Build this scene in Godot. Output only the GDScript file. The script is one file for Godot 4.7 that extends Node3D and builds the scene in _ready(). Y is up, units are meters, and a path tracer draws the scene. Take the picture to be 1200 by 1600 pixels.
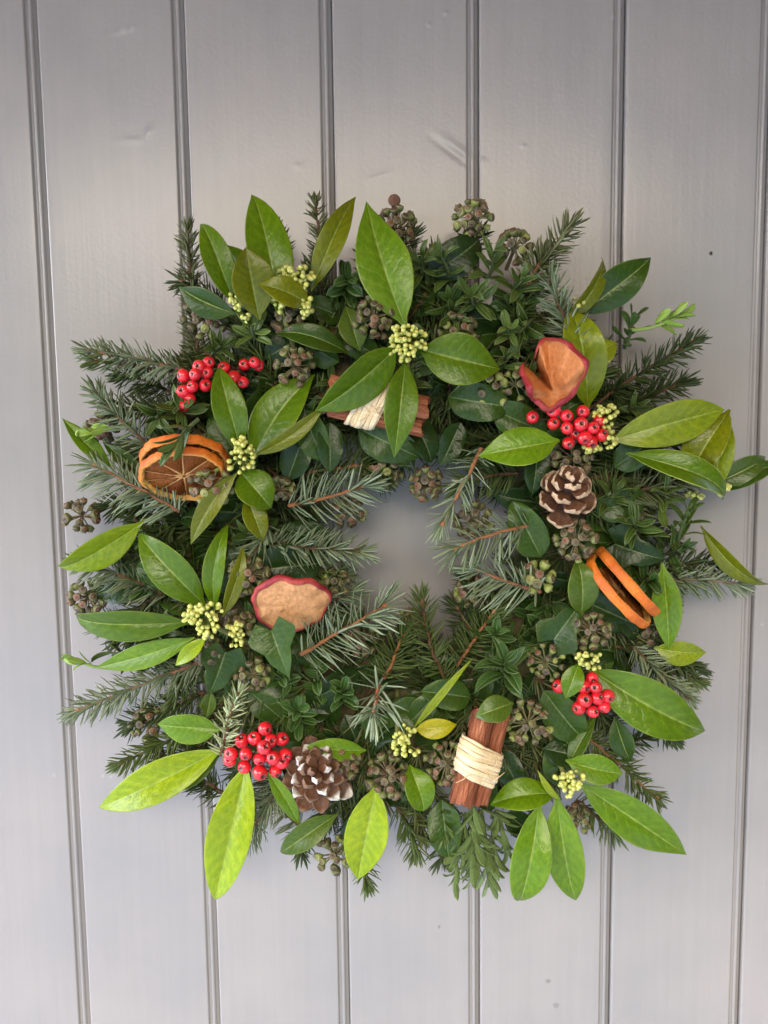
extends Node3D
# A Christmas wreath of evergreens and dried fruit hung on a nail on a grey plank door, in open shade under a porch.

const FOCAL := 1386.0            # focal length of the photograph, in its own pixels (1200 x 1600)
const AWAY := 0.635              # metres from the lens to the door
var eye := Vector3.ZERO
var look := Basis.IDENTITY
var rng := RandomNumberGenerator.new()
var M := {}
var counts := {}
var noise := FastNoiseLite.new()


# ---------------------------------------------------------------- mesh building
class Build:
	var v := PackedVector3Array()
	var c := PackedColorArray()
	var u := PackedVector2Array()
	var ix := PackedInt32Array()

	func add(p: Vector3, col: Color, uv := Vector2.ZERO) -> int:
		v.append(p); c.append(col); u.append(uv)
		return v.size() - 1

	func tri(a: int, b: int, d: int) -> void:          # counter-clockwise from outside
		ix.append(a); ix.append(d); ix.append(b)

	func quad(a: int, b: int, d: int, e: int) -> void:
		tri(a, b, d); tri(a, d, e)

	func sheet(first: int, rows: int, cols: int, wrap := false) -> void:
		for i in rows - 1:
			for j in (cols if wrap else cols - 1):
				var k := (j + 1) % cols
				quad(first + i * cols + j, first + i * cols + k, first + (i + 1) * cols + k, first + (i + 1) * cols + j)

	func tube(pts: Array, radii: Array, sides: int, col: Color, col_end = null) -> void:
		var first := v.size()
		var n := pts.size()
		var side := Vector3.ZERO
		for i in n:
			var t: Vector3 = (pts[mini(i + 1, n - 1)] - pts[maxi(i - 1, 0)]).normalized()
			if side == Vector3.ZERO:
				side = t.cross(Vector3(0.3, 0.5, 0.81) if absf(t.z) < 0.9 else Vector3.UP).normalized()
			side = (side - t * side.dot(t)).normalized()
			var up := t.cross(side)
			var cc: Color = col if col_end == null else col.lerp(col_end, float(i) / maxi(1, n - 1))
			for j in sides:
				var a := TAU * j / sides
				add(pts[i] + (side * cos(a) + up * sin(a)) * radii[i], cc, Vector2(float(j) / sides, float(i) / n))
		sheet(first, n, sides, true)
		for e in [0, n - 1]:
			var mid := add(pts[e], c[first + e * sides])
			for j in sides:
				var k := (j + 1) % sides
				if e == 0: tri(mid, first + k, first + j)
				else: tri(mid, first + e * sides + j, first + e * sides + k)

	func lathe(profile: Array, cols: Array, seg: int, frame := Transform3D.IDENTITY) -> void:   # profile of (radius, height) from bottom to top, about +Z
		var first := v.size()
		for i in profile.size():
			for j in seg:
				var a := TAU * j / seg
				add(frame * Vector3(profile[i].x * cos(a), profile[i].x * sin(a), profile[i].y), cols[i], Vector2(float(j) / seg, float(i) / profile.size()))
		sheet(first, profile.size(), seg, true)

	func take(o: Build, frame: Transform3D, shade := 1.0) -> void:
		var first := v.size()
		for i in o.v.size():
			v.append(frame * o.v[i])
			var q := o.c[i]
			c.append(Color(q.r * shade, q.g * shade, q.b * shade))
		u.append_array(o.u)
		for i in o.ix:
			ix.append(first + i)

	func mesh(material: Material) -> ArrayMesh:
		var n := PackedVector3Array()
		n.resize(v.size())
		for i in range(0, ix.size(), 3):
			var a := ix[i]
			var b := ix[i + 1]
			var d := ix[i + 2]
			var f := (v[d] - v[a]).cross(v[b] - v[a])
			n[a] += f; n[b] += f; n[d] += f
		for i in n.size():
			n[i] = n[i].normalized() if n[i].length_squared() > 1e-24 else Vector3(0, 0, 1)
		var arrays := []
		arrays.resize(Mesh.ARRAY_MAX)
		arrays[Mesh.ARRAY_VERTEX] = v
		arrays[Mesh.ARRAY_NORMAL] = n
		arrays[Mesh.ARRAY_COLOR] = c
		arrays[Mesh.ARRAY_TEX_UV] = u
		arrays[Mesh.ARRAY_INDEX] = ix
		var m := ArrayMesh.new()
		m.add_surface_from_arrays(Mesh.PRIMITIVE_TRIANGLES, arrays)
		m.surface_set_material(0, material)
		return m


# ---------------------------------------------------------------- objects
func numbered(parent: Node, called: String) -> String:
	var key := "%d/%s" % [parent.get_instance_id(), called]
	var n: int = counts.get(key, 0)
	counts[key] = n + 1
	return called if n == 0 else "%s_%03d" % [called, n]


func thing(called: String, label: String, category: String, where: Vector3, group := "") -> Node3D:
	var o := Node3D.new()
	o.name = numbered(self, called)
	o.position = where
	o.set_meta("label", label)
	o.set_meta("category", category)
	if group: o.set_meta("group", group)
	add_child(o, true)
	return o


func part(called: String, mesh: Mesh, parent: Node3D, frame := Transform3D.IDENTITY, stuff := false) -> MeshInstance3D:
	var o := MeshInstance3D.new()
	o.name = numbered(parent, called)
	o.mesh = mesh
	o.transform = frame
	if stuff: o.set_meta("kind", "stuff")
	parent.add_child(o, true)
	return o


func structure(called: String, mesh: Mesh, where: Vector3) -> void:
	var o := part(called, mesh, self, Transform3D(Basis.IDENTITY, where))
	o.set_meta("kind", "structure")


func world_of(o: Node3D) -> Vector3:       # parents of parts are never turned
	var p := o.position
	var q := o.get_parent()
	while q is Node3D and q != self:
		p += q.position
		q = q.get_parent()
	return p


func at(px: float, py: float, z: float) -> Vector3:     # the point z metres in front of the door seen at a place of the photograph
	var ray := look * Vector3((px - 600.0) / FOCAL, (800.0 - py) / FOCAL, -1.0)
	return eye + ray * ((z - eye.z) / ray.z)


func size_of(px: float, z: float) -> float:
	return px * (AWAY - z) / FOCAL


func facing(p: Vector3, along: Vector3, twist := 0.0) -> Basis:   # Y along, Z as far as possible towards the viewer
	var y := along.normalized()
	var z := (eye - p).normalized()
	z = (z - y * z.dot(y))
	if z.length() < 0.05: z = Vector3.UP - y * y.y
	z = z.normalized()
	return Basis(y.cross(z), y, z).rotated(y, twist)


func tone(c: Color, by: float) -> Color:
	return Color(c.r * by, c.g * by, c.b * by)


# ---------------------------------------------------------------- materials
func mat(called: String, rough: float, extra := {}) -> StandardMaterial3D:
	var m := StandardMaterial3D.new()
	m.resource_name = called
	m.vertex_color_use_as_albedo = true
	m.roughness = rough
	m.cull_mode = BaseMaterial3D.CULL_DISABLED
	for k in extra: m.set(k, extra[k])
	M[called] = m
	return m


func noise_image(w: int, h: int, freq: float, seed_: int, octaves := 4) -> Image:
	var f := FastNoiseLite.new()
	f.seed = seed_
	f.frequency = freq
	f.fractal_octaves = octaves
	return f.get_image(w, h)


func grain_texture(low: Color, high: Color, freq: float, seed_: int, stretch := 1) -> ImageTexture:
	var im := noise_image(256, maxi(8, 256 / stretch), freq, seed_, 5)
	im.resize(256, 256, Image.INTERPOLATE_CUBIC)
	im.convert(Image.FORMAT_RGB8)
	for y in 256:
		for x in 256:
			im.set_pixel(x, y, low.lerp(high, im.get_pixel(x, y).r))
	return ImageTexture.create_from_image(im)


func bump_texture(freq: float, seed_: int, strength: float, stretch := 1) -> ImageTexture:
	var im := noise_image(256, maxi(8, 256 / stretch), freq, seed_, 5)
	im.resize(256, 256, Image.INTERPOLATE_CUBIC)
	im.bump_map_to_normal_map(strength)
	return ImageTexture.create_from_image(im)


func leaf_textures() -> Array:
	var w := 256
	var h := 512
	var mottle := noise_image(w, h, 0.02, 5, 5)
	var fine := noise_image(w, h, 0.12, 6, 3)
	var high := Image.create(w, h, false, Image.FORMAT_RF)
	var pic := Image.create(w, h, false, Image.FORMAT_RGB8)
	for y in h:
		for x in w:
			var s := absf(x / float(w) - 0.5) * 2.0
			var t := 1.0 - y / float(h)
			var m := mottle.get_pixel(x, y).r
			var q := fine.get_pixel(x, y).r
			var ph := (t - s * 0.17 + (m - 0.5) * 0.05) * 11.0
			var d := absf(ph - roundf(ph)) / 11.0 * 6.0
			var vein := clampf(1.0 - d / 0.13, 0.0, 1.0) * (1.0 - s * 0.7)
			var rib := clampf(1.0 - s / 0.03, 0.0, 1.0)
			high.set_pixel(x, y, Color(m * 0.8 + q * 0.22 - vein * 0.4 - rib * 0.4, 0, 0))
			var b := 0.84 + m * 0.14 + (q - 0.5) * 0.07 + vein * 0.10
			pic.set_pixel(x, y, Color(clampf(b + (m - 0.5) * 0.08, 0, 1), clampf(b, 0, 1), clampf(b - 0.04, 0, 1)))
	for i in 26:                                     # specks and scars of the blade
		var x0 := rng.randi() % 240
		var y0 := rng.randi() % 500
		for y in rng.randi_range(2, 5):
			for x in rng.randi_range(2, 5):
				pic.set_pixel(mini(w - 1, x0 + x), mini(h - 1, y0 + y), pic.get_pixel(mini(w - 1, x0 + x), mini(h - 1, y0 + y)).lerp(Color(0.75, 0.6, 0.45) if i % 3 else Color(0.4, 0.32, 0.25), 0.7))
	high.bump_map_to_normal_map(3.0)
	return [ImageTexture.create_from_image(pic), ImageTexture.create_from_image(high)]


const DOOR_X := -0.42
const DOOR_W := 0.84
const DOOR_TOP := 1.94
const DOOR_H := 1.02


func door_spot(px: float, py: float, w: int, h: int) -> Vector2:
	var p := at(px, py, 0)
	return Vector2((p.x - DOOR_X) / DOOR_W * w, (DOOR_TOP - p.y) / DOOR_H * h)


func door_textures() -> Array:
	var w := 1024
	var h := 1240
	var grain := noise_image(w, 14, 0.09, 11, 4)             # brush strokes run down the planks
	grain.convert(Image.FORMAT_RF)
	grain.resize(w, h, Image.INTERPOLATE_CUBIC)
	var grain2 := noise_image(w, 40, 0.3, 14, 2)
	grain2.convert(Image.FORMAT_RF)
	grain2.resize(w, h, Image.INTERPOLATE_CUBIC)
	var patch := noise_image(w, h, 0.006, 12, 4)
	var fine := noise_image(w, h, 0.25, 13, 2)
	patch.convert(Image.FORMAT_RF); fine.convert(Image.FORMAT_RF)
	var ga := grain.get_data().to_float32_array()
	var gb := grain2.get_data().to_float32_array()
	var pa := patch.get_data().to_float32_array()
	var fi := fine.get_data().to_float32_array()
	var high := PackedFloat32Array()
	high.resize(w * h)
	var pic := PackedByteArray()
	pic.resize(w * h * 3)
	for i in w * h:
		high[i] = ga[i] * 0.06 + gb[i] * 0.04 + fi[i] * 0.07
		var b := 0.955 + (pa[i] - 0.5) * 0.05 + (ga[i] - 0.5) * 0.02 + (gb[i] - 0.5) * 0.015
		pic[i * 3] = clampi(int(b * 240 + (pa[i] - 0.5) * 5), 0, 255)
		pic[i * 3 + 1] = clampi(int(b * 240), 0, 255)
		pic[i * 3 + 2] = clampi(int(b * 240 - (pa[i] - 0.5) * 4), 0, 255)
	# knots, dents and runs in the paint: x, y, length, width (pixels of the photograph), angle, depth
	for k in [[708, 240, 34, 5, 0.62, -1.6], [722, 236, 34, 6, 0.62, 1.5], [748, 250, 14, 5, 0.2, 1.0], [190, 48, 20, 5, -0.2, 1.2], [232, 205, 9, 5, -1.0, 1.2], [205, 219, 16, 5, 0.0, 0.9],
			[818, 228, 5, 3, 0, 1.0], [670, 38, 4, 3, 0, 1.2], [697, 20, 4, 3, 0, 1.2], [690, 1450, 8, 5, 0.3, 1.0], [866, 1560, 6, 30, 0, 0.7], [858, 1540, 8, 6, 0, -0.9],
			[1192, 980, 5, 3, 0.4, 1.2], [466, 260, 8, 5, 0, 0.8], [590, 275, 20, 4, -0.3, 0.7], [560, 1500, 30, 9, 0, 0.5], [70, 1500, 30, 12, 1.4, 0.5], [905, 1380, 25, 10, 1.5, 0.4], [330, 240, 30, 10, 1.5, 0.5],
			[880, 130, 40, 12, 1.4, 0.5], [1050, 240, 40, 14, 1.5, 0.4], [150, 700, 40, 8, 1.5, 0.5], [640, 800, 40, 14, 1.5, 0.4]]:
		var o := door_spot(k[0], k[1], w, h)
		var sl: float = k[2] * 0.57
		var sw: float = k[3] * 0.57
		var reach := int(maxf(sl, sw) * 2.2) + 2
		for y in range(int(o.y) - reach, int(o.y) + reach):
			for x in range(int(o.x) - reach, int(o.x) + reach):
				if x < 0 or y < 0 or x >= w or y >= h: continue
				var d := Vector2(x - o.x, y - o.y).rotated(-k[4])
				high[y * w + x] += k[5] * 0.24 * exp(-(d.x * d.x) / (sl * sl) - (d.y * d.y) / (sw * sw))
	# chips and specks of another colour
	for k in [[1110, 395, 1.7, 0.22], [160, 1211, 1.8, 1.07], [83, 1210, 2.2, 1.05], [957, 26, 3.0, 1.06], [172, 1213, 1.0, 1.08], [1190, 975, 1.8, 1.08], [685, 1448, 1.2, 0.8], [856, 1532, 3.0, 0.86],
			[868, 1570, 3.5, 0.9], [192, 47, 4.0, 1.06], [205, 45, 3.0, 1.06]]:
		var o := door_spot(k[0], k[1], w, h)
		var r: float = k[2] * 0.57 + 0.6
		for y in range(int(o.y - r - 1), int(o.y + r + 2)):
			for x in range(int(o.x - r - 1), int(o.x + r + 2)):
				if x < 0 or y < 0 or x >= w or y >= h: continue
				if Vector2(x - o.x, y - o.y).length() <= r * (0.7 + fi[y * w + x] * 0.6):
					for ch in 3: pic[(y * w + x) * 3 + ch] = clampi(int(pic[(y * w + x) * 3 + ch] * k[3]), 0, 255)
	var hi := Image.create_from_data(w, h, false, Image.FORMAT_RF, high.to_byte_array())
	hi.bump_map_to_normal_map(14.0)
	return [ImageTexture.create_from_image(Image.create_from_data(w, h, false, Image.FORMAT_RGB8, pic)), ImageTexture.create_from_image(hi)]


func materials() -> void:
	var lt := leaf_textures()
	var light_back := Color(0.42, 0.42, 0.42)
	mat("leaf", 0.24, {"metallic_specular": 0.36}.merged( {"albedo_texture": lt[0], "normal_enabled": true, "normal_texture": lt[1], "normal_scale": 0.55, "backlight_enabled": true, "backlight": light_back}))
	mat("dark_leaf", 0.24, {"metallic_specular": 0.32}.merged( {"albedo_texture": lt[0], "normal_enabled": true, "normal_texture": lt[1], "normal_scale": 0.7, "backlight_enabled": true, "backlight": Color(0.2, 0.2, 0.2)}))
	mat("needle", 0.45, {"metallic_specular": 0.35})
	var bark := bump_texture(0.05, 21, 5.0)
	mat("twig", 0.85, {"uv1_triplanar": true, "uv1_scale": Vector3(60, 60, 60), "normal_enabled": true, "normal_texture": bark})
	mat("red_berry", 0.3, {"clearcoat_enabled": true, "clearcoat": 0.4, "clearcoat_roughness": 0.2})
	mat("ivy_berry", 0.6)
	mat("bud", 0.5, {"backlight_enabled": true, "backlight": Color(0.3, 0.3, 0.3)})
	mat("cone", 0.62, {"uv1_triplanar": true, "uv1_scale": Vector3(45, 45, 45), "albedo_texture": grain_texture(Color(0.62, 0.6, 0.58), Color(1, 1, 1), 0.03, 31), "normal_enabled": true, "normal_texture": bark, "normal_scale": 0.6})
	mat("cinnamon", 0.8, {"metallic_specular": 0.3, "albedo_texture": grain_texture(Color(0.66, 0.60, 0.56), Color(1, 1, 1), 0.05, 33, 4), "normal_enabled": true, "normal_texture": bump_texture(0.09, 34, 8.0, 4), "normal_scale": 0.9})
	mat("raffia", 0.6, {"albedo_texture": grain_texture(Color(0.86, 0.82, 0.76), Color(1, 1, 1), 0.08, 35, 8), "rim_enabled": true, "rim": 0.3})
	mat("peel", 0.6, {"uv1_triplanar": true, "uv1_scale": Vector3(50, 50, 50), "albedo_texture": grain_texture(Color(0.82, 0.76, 0.7), Color(1, 1, 1), 0.03, 36), "normal_enabled": true, "normal_texture": bump_texture(0.09, 37, 6.0), "normal_scale": 0.8})
	mat("pulp", 0.4, {"metallic_specular": 0.3, "backlight_enabled": true, "backlight": Color(0.5, 0.5, 0.5), "uv1_triplanar": true, "uv1_scale": Vector3(60, 60, 60), "albedo_texture": grain_texture(Color(0.5, 0.42, 0.4), Color(1, 1, 1), 0.04, 38), "normal_enabled": true, "normal_texture": bump_texture(0.06, 39, 7.0)})
	mat("apple", 0.6, {"uv1_triplanar": true, "uv1_scale": Vector3(34, 34, 34), "albedo_texture": grain_texture(Color(0.78, 0.72, 0.66), Color(1, 1, 1), 0.03, 40), "normal_enabled": true, "normal_texture": bump_texture(0.03, 41, 5.0), "normal_scale": 0.8})
	mat("rust", 0.85, {"uv1_triplanar": true, "uv1_scale": Vector3(90, 90, 90), "albedo_texture": grain_texture(Color(0.5, 0.42, 0.4), Color(1, 1, 1), 0.05, 42), "normal_enabled": true, "normal_texture": bark})
	mat("moss", 0.95, {"uv1_triplanar": true, "uv1_scale": Vector3(30, 30, 30), "normal_enabled": true, "normal_texture": bark})
	var dt := door_textures()
	mat("paint", 0.27, {"albedo_texture": dt[0], "normal_enabled": true, "normal_texture": dt[1], "normal_scale": 0.06, "metallic_specular": 0.5})
	mat("paving", 0.9, {"uv1_triplanar": true, "uv1_world_triplanar": true, "uv1_scale": Vector3(1.5, 1.5, 1.5), "albedo_texture": grain_texture(Color(0.8, 0.8, 0.8), Color(1, 1, 1), 0.02, 51)})
	mat("soffit", 0.8, {"uv1_triplanar": true, "uv1_world_triplanar": true, "uv1_scale": Vector3(2, 2, 2), "albedo_texture": grain_texture(Color(0.75, 0.72, 0.7), Color(1, 1, 1), 0.03, 52, 8)})


# ---------------------------------------------------------------- leaves
# A leaf from its stalk at the origin along +Y, face to +Z.
func leaf_build(length: float, width: float, tint: Color, o := {}) -> Build:
	var rows: int = o.get("rows", 15)
	var stops: Array = o.get("stops", [-1.0, -0.93, -0.62, -0.3, -0.07, 0.0, 0.07, 0.3, 0.62, 0.93, 1.0])
	var a: float = o.get("a", 1.12)
	var b: float = o.get("b", 1.28)
	var arch: float = o.get("arch", 0.5)
	var side: float = o.get("side", 0.0)
	var fold: float = o.get("fold", 0.25)
	var wave: float = o.get("wave", 0.05)
	var turn: float = o.get("turn", 0.0)
	var rib: Color = o.get("rib", tint.lerp(Color(0.42, 0.5, 0.14), 0.45))
	var edge: Color = o.get("edge", tint.lerp(Color(0.45, 0.5, 0.1), 0.22))
	var ivy: bool = o.get("ivy", false)
	var tip: float = o.get("tip", 0.0)
	var peak := pow(a / (a + b), a) * pow(b / (a + b), b)
	var ph := rng.randf() * TAU
	var off := rng.randf() * 50.0
	var mid: Array[Vector3] = [Vector3.ZERO]
	for i in range(1, rows):
		var t := (i - 0.5) / (rows - 1)
		var th := arch * (t * t * 1.2 + t * 0.4) + tip * pow(t, 5.0)
		var phi := side * t
		mid.append(mid[i - 1] + Vector3(sin(phi) * cos(th), cos(phi) * cos(th), -sin(th)))
	var chord := mid[rows - 1]
	var straight := Basis(Quaternion(chord.normalized(), Vector3.UP)) * (length / chord.length())
	var m := Build.new()
	for i in rows:
		var t := i / float(rows - 1)
		var g := (mid[mini(i + 1, rows - 1)] - mid[maxi(i - 1, 0)]).normalized()
		var x := (Vector3.RIGHT - g * g.x).normalized().rotated(g, turn * t)
		var z := x.cross(g)
		var wp: float
		if ivy:
			wp = (0.5 + 0.5 * smoothstep(0.0, 0.16, t)) * (1.0 - smoothstep(0.2, 0.46, t) * 0.5) * (1.0 - smoothstep(0.5, 1.0, t)) if t < 0.999 else 0.0
		else:
			wp = pow(t, a) * pow(1.0 - t, b) / peak
			if t < 0.12: wp = maxf(wp * smoothstep(-0.05, 0.12, t), 0.06)
		for s: float in stops:
			var sx := s * wp * width * 0.5
			var p := straight * mid[i]
			var wv := sin(t * 9.0 + ph + s * 1.3) * wave * width * s * s * wp
			p += straight.orthonormalized() * (x * sx + z * (fold * absf(sx) * (1.0 - 0.35 * absf(s)) + wv - 0.025 * width * wp * maxf(0.0, 1.0 - absf(s) / 0.1)))
			if ivy: p.y -= 0.2 * length * absf(s) * pow(1.0 - t, 3.0) * smoothstep(0.0, 0.12, absf(s))
			var blot := noise.get_noise_3d(s * 14.0 + off, t * 34.0, off)
			var cc := tone(tint, 1.0 + blot * 0.12)
			cc = cc.lerp(Color(cc.r * 1.35, cc.g * 1.1, cc.b), clampf(blot * 0.6, 0.0, 0.25))
			if absf(s) < 0.01: cc = rib
			elif absf(s) > 0.97: cc = edge
			m.add(p, cc, Vector2(0.5 + s * (0.5 if off < 25.0 else -0.5), 1.0 - t))
	m.sheet(0, rows, stops.size())
	if not o.get("single", false):      # the thickness of the blade: its back lies a fraction of a millimetre behind
		var n := rows * stops.size()
		var deep := Vector3(0, 0, -0.00045 * o.get("unit", 1.0))
		for i in n: m.add(m.v[i] + deep, m.c[i].lerp(Color(0.2, 0.3, 0.1), 0.25), m.u[i])
		for i in rows - 1:
			var k := stops.size()
			for j in k - 1:
				m.quad(n + i * k + j + 1, n + i * k + j, n + (i + 1) * k + j, n + (i + 1) * k + j + 1)
			m.quad(n + i * k, i * k, (i + 1) * k, n + (i + 1) * k)
			m.quad(i * k + k - 1, n + i * k + k - 1, n + (i + 1) * k + k - 1, (i + 1) * k + k - 1)
	return m


var TINT := {
	"mid": Color(0.078, 0.148, 0.006), "dark": Color(0.032, 0.070, 0.008), "pale": Color(0.18, 0.235, 0.011), "olive": Color(0.12, 0.142, 0.006),
	"lime": Color(0.225, 0.325, 0.010), "yellow": Color(0.40, 0.37, 0.012), "fresh": Color(0.105, 0.20, 0.008), "soft": Color(0.062, 0.108, 0.014), "new": Color(0.22, 0.34, 0.04),
}


# one leaf by its stalk end and its tip in the photograph; heights above the door in centimetres
func put_leaf(parent: Node3D, e: Array) -> void:
	var p := at(e[0], e[1], e[2] * 0.01)
	var q := at(e[3], e[4], e[5] * 0.01)
	var o: Dictionary = e[8] if e.size() > 8 else {}
	var tint: Color = tone(TINT[e[7]], rng.randf_range(0.9, 1.1))
	var settings := {"arch": rng.randf_range(0.25, 1.0), "fold": rng.randf_range(0.25, 0.6), "wave": rng.randf_range(0.01, 0.05), "turn": rng.randf_range(-0.5, 0.5), "tip": rng.randf_range(-0.4, 0.6), "twist": rng.randf_range(-0.38, 0.38)}
	settings.merge(o, true)
	if o.has("b"): settings.b = o.b + 0.5
	if o.has("a"): settings.a = o.a + 0.25
	var twist: float = settings.twist
	var w := size_of(e[6], (e[2] + e[5]) * 0.005) / maxf(0.25, cos(twist)) * 0.95
	var b := leaf_build(p.distance_to(q), w, tint, settings)
	part(o.get("called", "leaf"), b.mesh(M[o.get("material", "leaf")]), parent, Transform3D(facing((p + q) * 0.5, q - p, twist), p - world_of(parent)))


func stem_part(called: String, parent: Node3D, pts: Array, r0: float, r1: float, col: Color, col2 = null) -> MeshInstance3D:
	var o: Vector3 = pts[0]
	var local := []
	var radii := []
	for i in pts.size():
		local.append(pts[i] - o)
		radii.append(lerpf(r0, r1, i / float(pts.size() - 1)))
	var b := Build.new()
	b.tube(local, radii, 7, col, col2)
	return part(called, b.mesh(M.twig), parent, Transform3D(Basis.IDENTITY, o - world_of(parent)))


func bezier(a: Vector3, b: Vector3, c: Vector3, n: int) -> Array:
	var r := []
	for i in n:
		var t := i / float(n - 1)
		r.append(a.lerp(b, t).lerp(b.lerp(c, t), t))
	return r


func outward(d: Vector3, roll := 0.0) -> Basis:        # +Z along d
	var z := d.normalized()
	var x := z.cross(Vector3.UP if absf(z.y) < 0.9 else Vector3.RIGHT).normalized()
	return Basis(x, z.cross(x), z).rotated(z, roll)


# a head of little flower buds: an uneven dome of stalked buds
func bud_cluster(parent: Node3D, px: float, py: float, rx: float, ry: float, z: float, n: int, col := Color(0.56, 0.57, 0.12)) -> void:
	var core := at(px, py, z - 0.014)
	var b := Build.new()
	for i in n:
		var a := rng.randf() * TAU
		var r := sqrt(rng.randf()) * (0.9 + 0.15 * sin(a * 3.0 + px))
		var p := at(px + cos(a) * r * rx, py + sin(a) * r * ry, z + 0.006 * (1.0 - r * r * 1.3) + rng.randf_range(-0.004, 0.003))
		var out := (p - core).normalized()
		var s := size_of(rng.randf_range(3.3, 4.8), z)
		var shade := rng.randf_range(0.75, 1.15)
		var cc := tone(col, shade).lerp(Color(0.3, 0.38, 0.08), rng.randf() * 0.35)
		b.lathe([Vector2(0.2, -1.2), Vector2(0.75, -0.8), Vector2(1.0, -0.1), Vector2(0.85, 0.6), Vector2(0.45, 1.1), Vector2(0.02, 1.3)], [tone(cc, 0.7), cc, cc, cc, cc.lerp(Color(0.7, 0.7, 0.35), 0.35), cc.lerp(Color(0.5, 0.35, 0.12), 0.25)], 7, Transform3D(outward(out).scaled(Vector3.ONE * s), p - core))
		b.tube([core.lerp(core + (p - core) * 0.4, 0.5) - core, p - core - out * s], [s * 0.28, s * 0.24], 4, Color(0.22, 0.28, 0.06))
	part("bud_cluster", b.mesh(M.bud), parent, Transform3D(Basis.IDENTITY, core - world_of(parent)), true)


func skimmia(parent: Node3D, from: Vector2, to: Vector3, leaves: Array, buds: Array) -> void:
	var p := at(from.x, from.y, 0.035)
	var q := at(to.x, to.y, to.z)
	var s := stem_part("skimmia_sprig", parent, bezier(p, at((from.x + to.x) * 0.5, (from.y + to.y) * 0.5, to.z - 0.006), q, 6), 0.0022, 0.0016, Color(0.16, 0.17, 0.05))
	for e in leaves: put_leaf(s, e)
	for e in buds: bud_cluster(s, e[0], e[1], e[2], e[3], e[4] * 0.01, e[5])


# ---------------------------------------------------------------- fir
var FIR := {
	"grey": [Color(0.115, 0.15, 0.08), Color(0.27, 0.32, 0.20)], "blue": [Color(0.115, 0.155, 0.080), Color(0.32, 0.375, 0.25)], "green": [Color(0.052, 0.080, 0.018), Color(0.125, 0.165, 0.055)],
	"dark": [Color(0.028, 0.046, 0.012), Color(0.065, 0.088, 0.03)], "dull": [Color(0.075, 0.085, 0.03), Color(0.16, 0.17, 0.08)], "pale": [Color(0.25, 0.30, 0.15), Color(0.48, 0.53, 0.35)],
}


func needle(b: Build, p: Vector3, d: Vector3, toward: Vector3, length: float, w: float, c0: Color, c1: Color) -> void:
	var side := d.cross(toward)
	if side.length() < 0.01: side = d.cross(Vector3(0.2, 0.4, 0.9))
	side = side.normalized()
	var up := side.cross(d).normalized()
	var first := b.v.size()
	for i in 4:
		var t: float = [0.0, 0.3, 0.8, 1.0][i]
		var o := p + d * (length * t) + toward * (length * 0.34 * t * t)
		var hw: float = w * [0.42, 1.0, 0.9, 0.22][i]
		var cc := c0.lerp(c1, [0.1, 0.3, 0.5, 0.8][i])
		b.add(o + side * hw, cc); b.add(o + up * hw * 0.42, tone(cc, 1.12)); b.add(o - side * hw, cc); b.add(o - up * hw * 0.42, cc)
	b.sheet(first, 4, 4, true)


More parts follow.
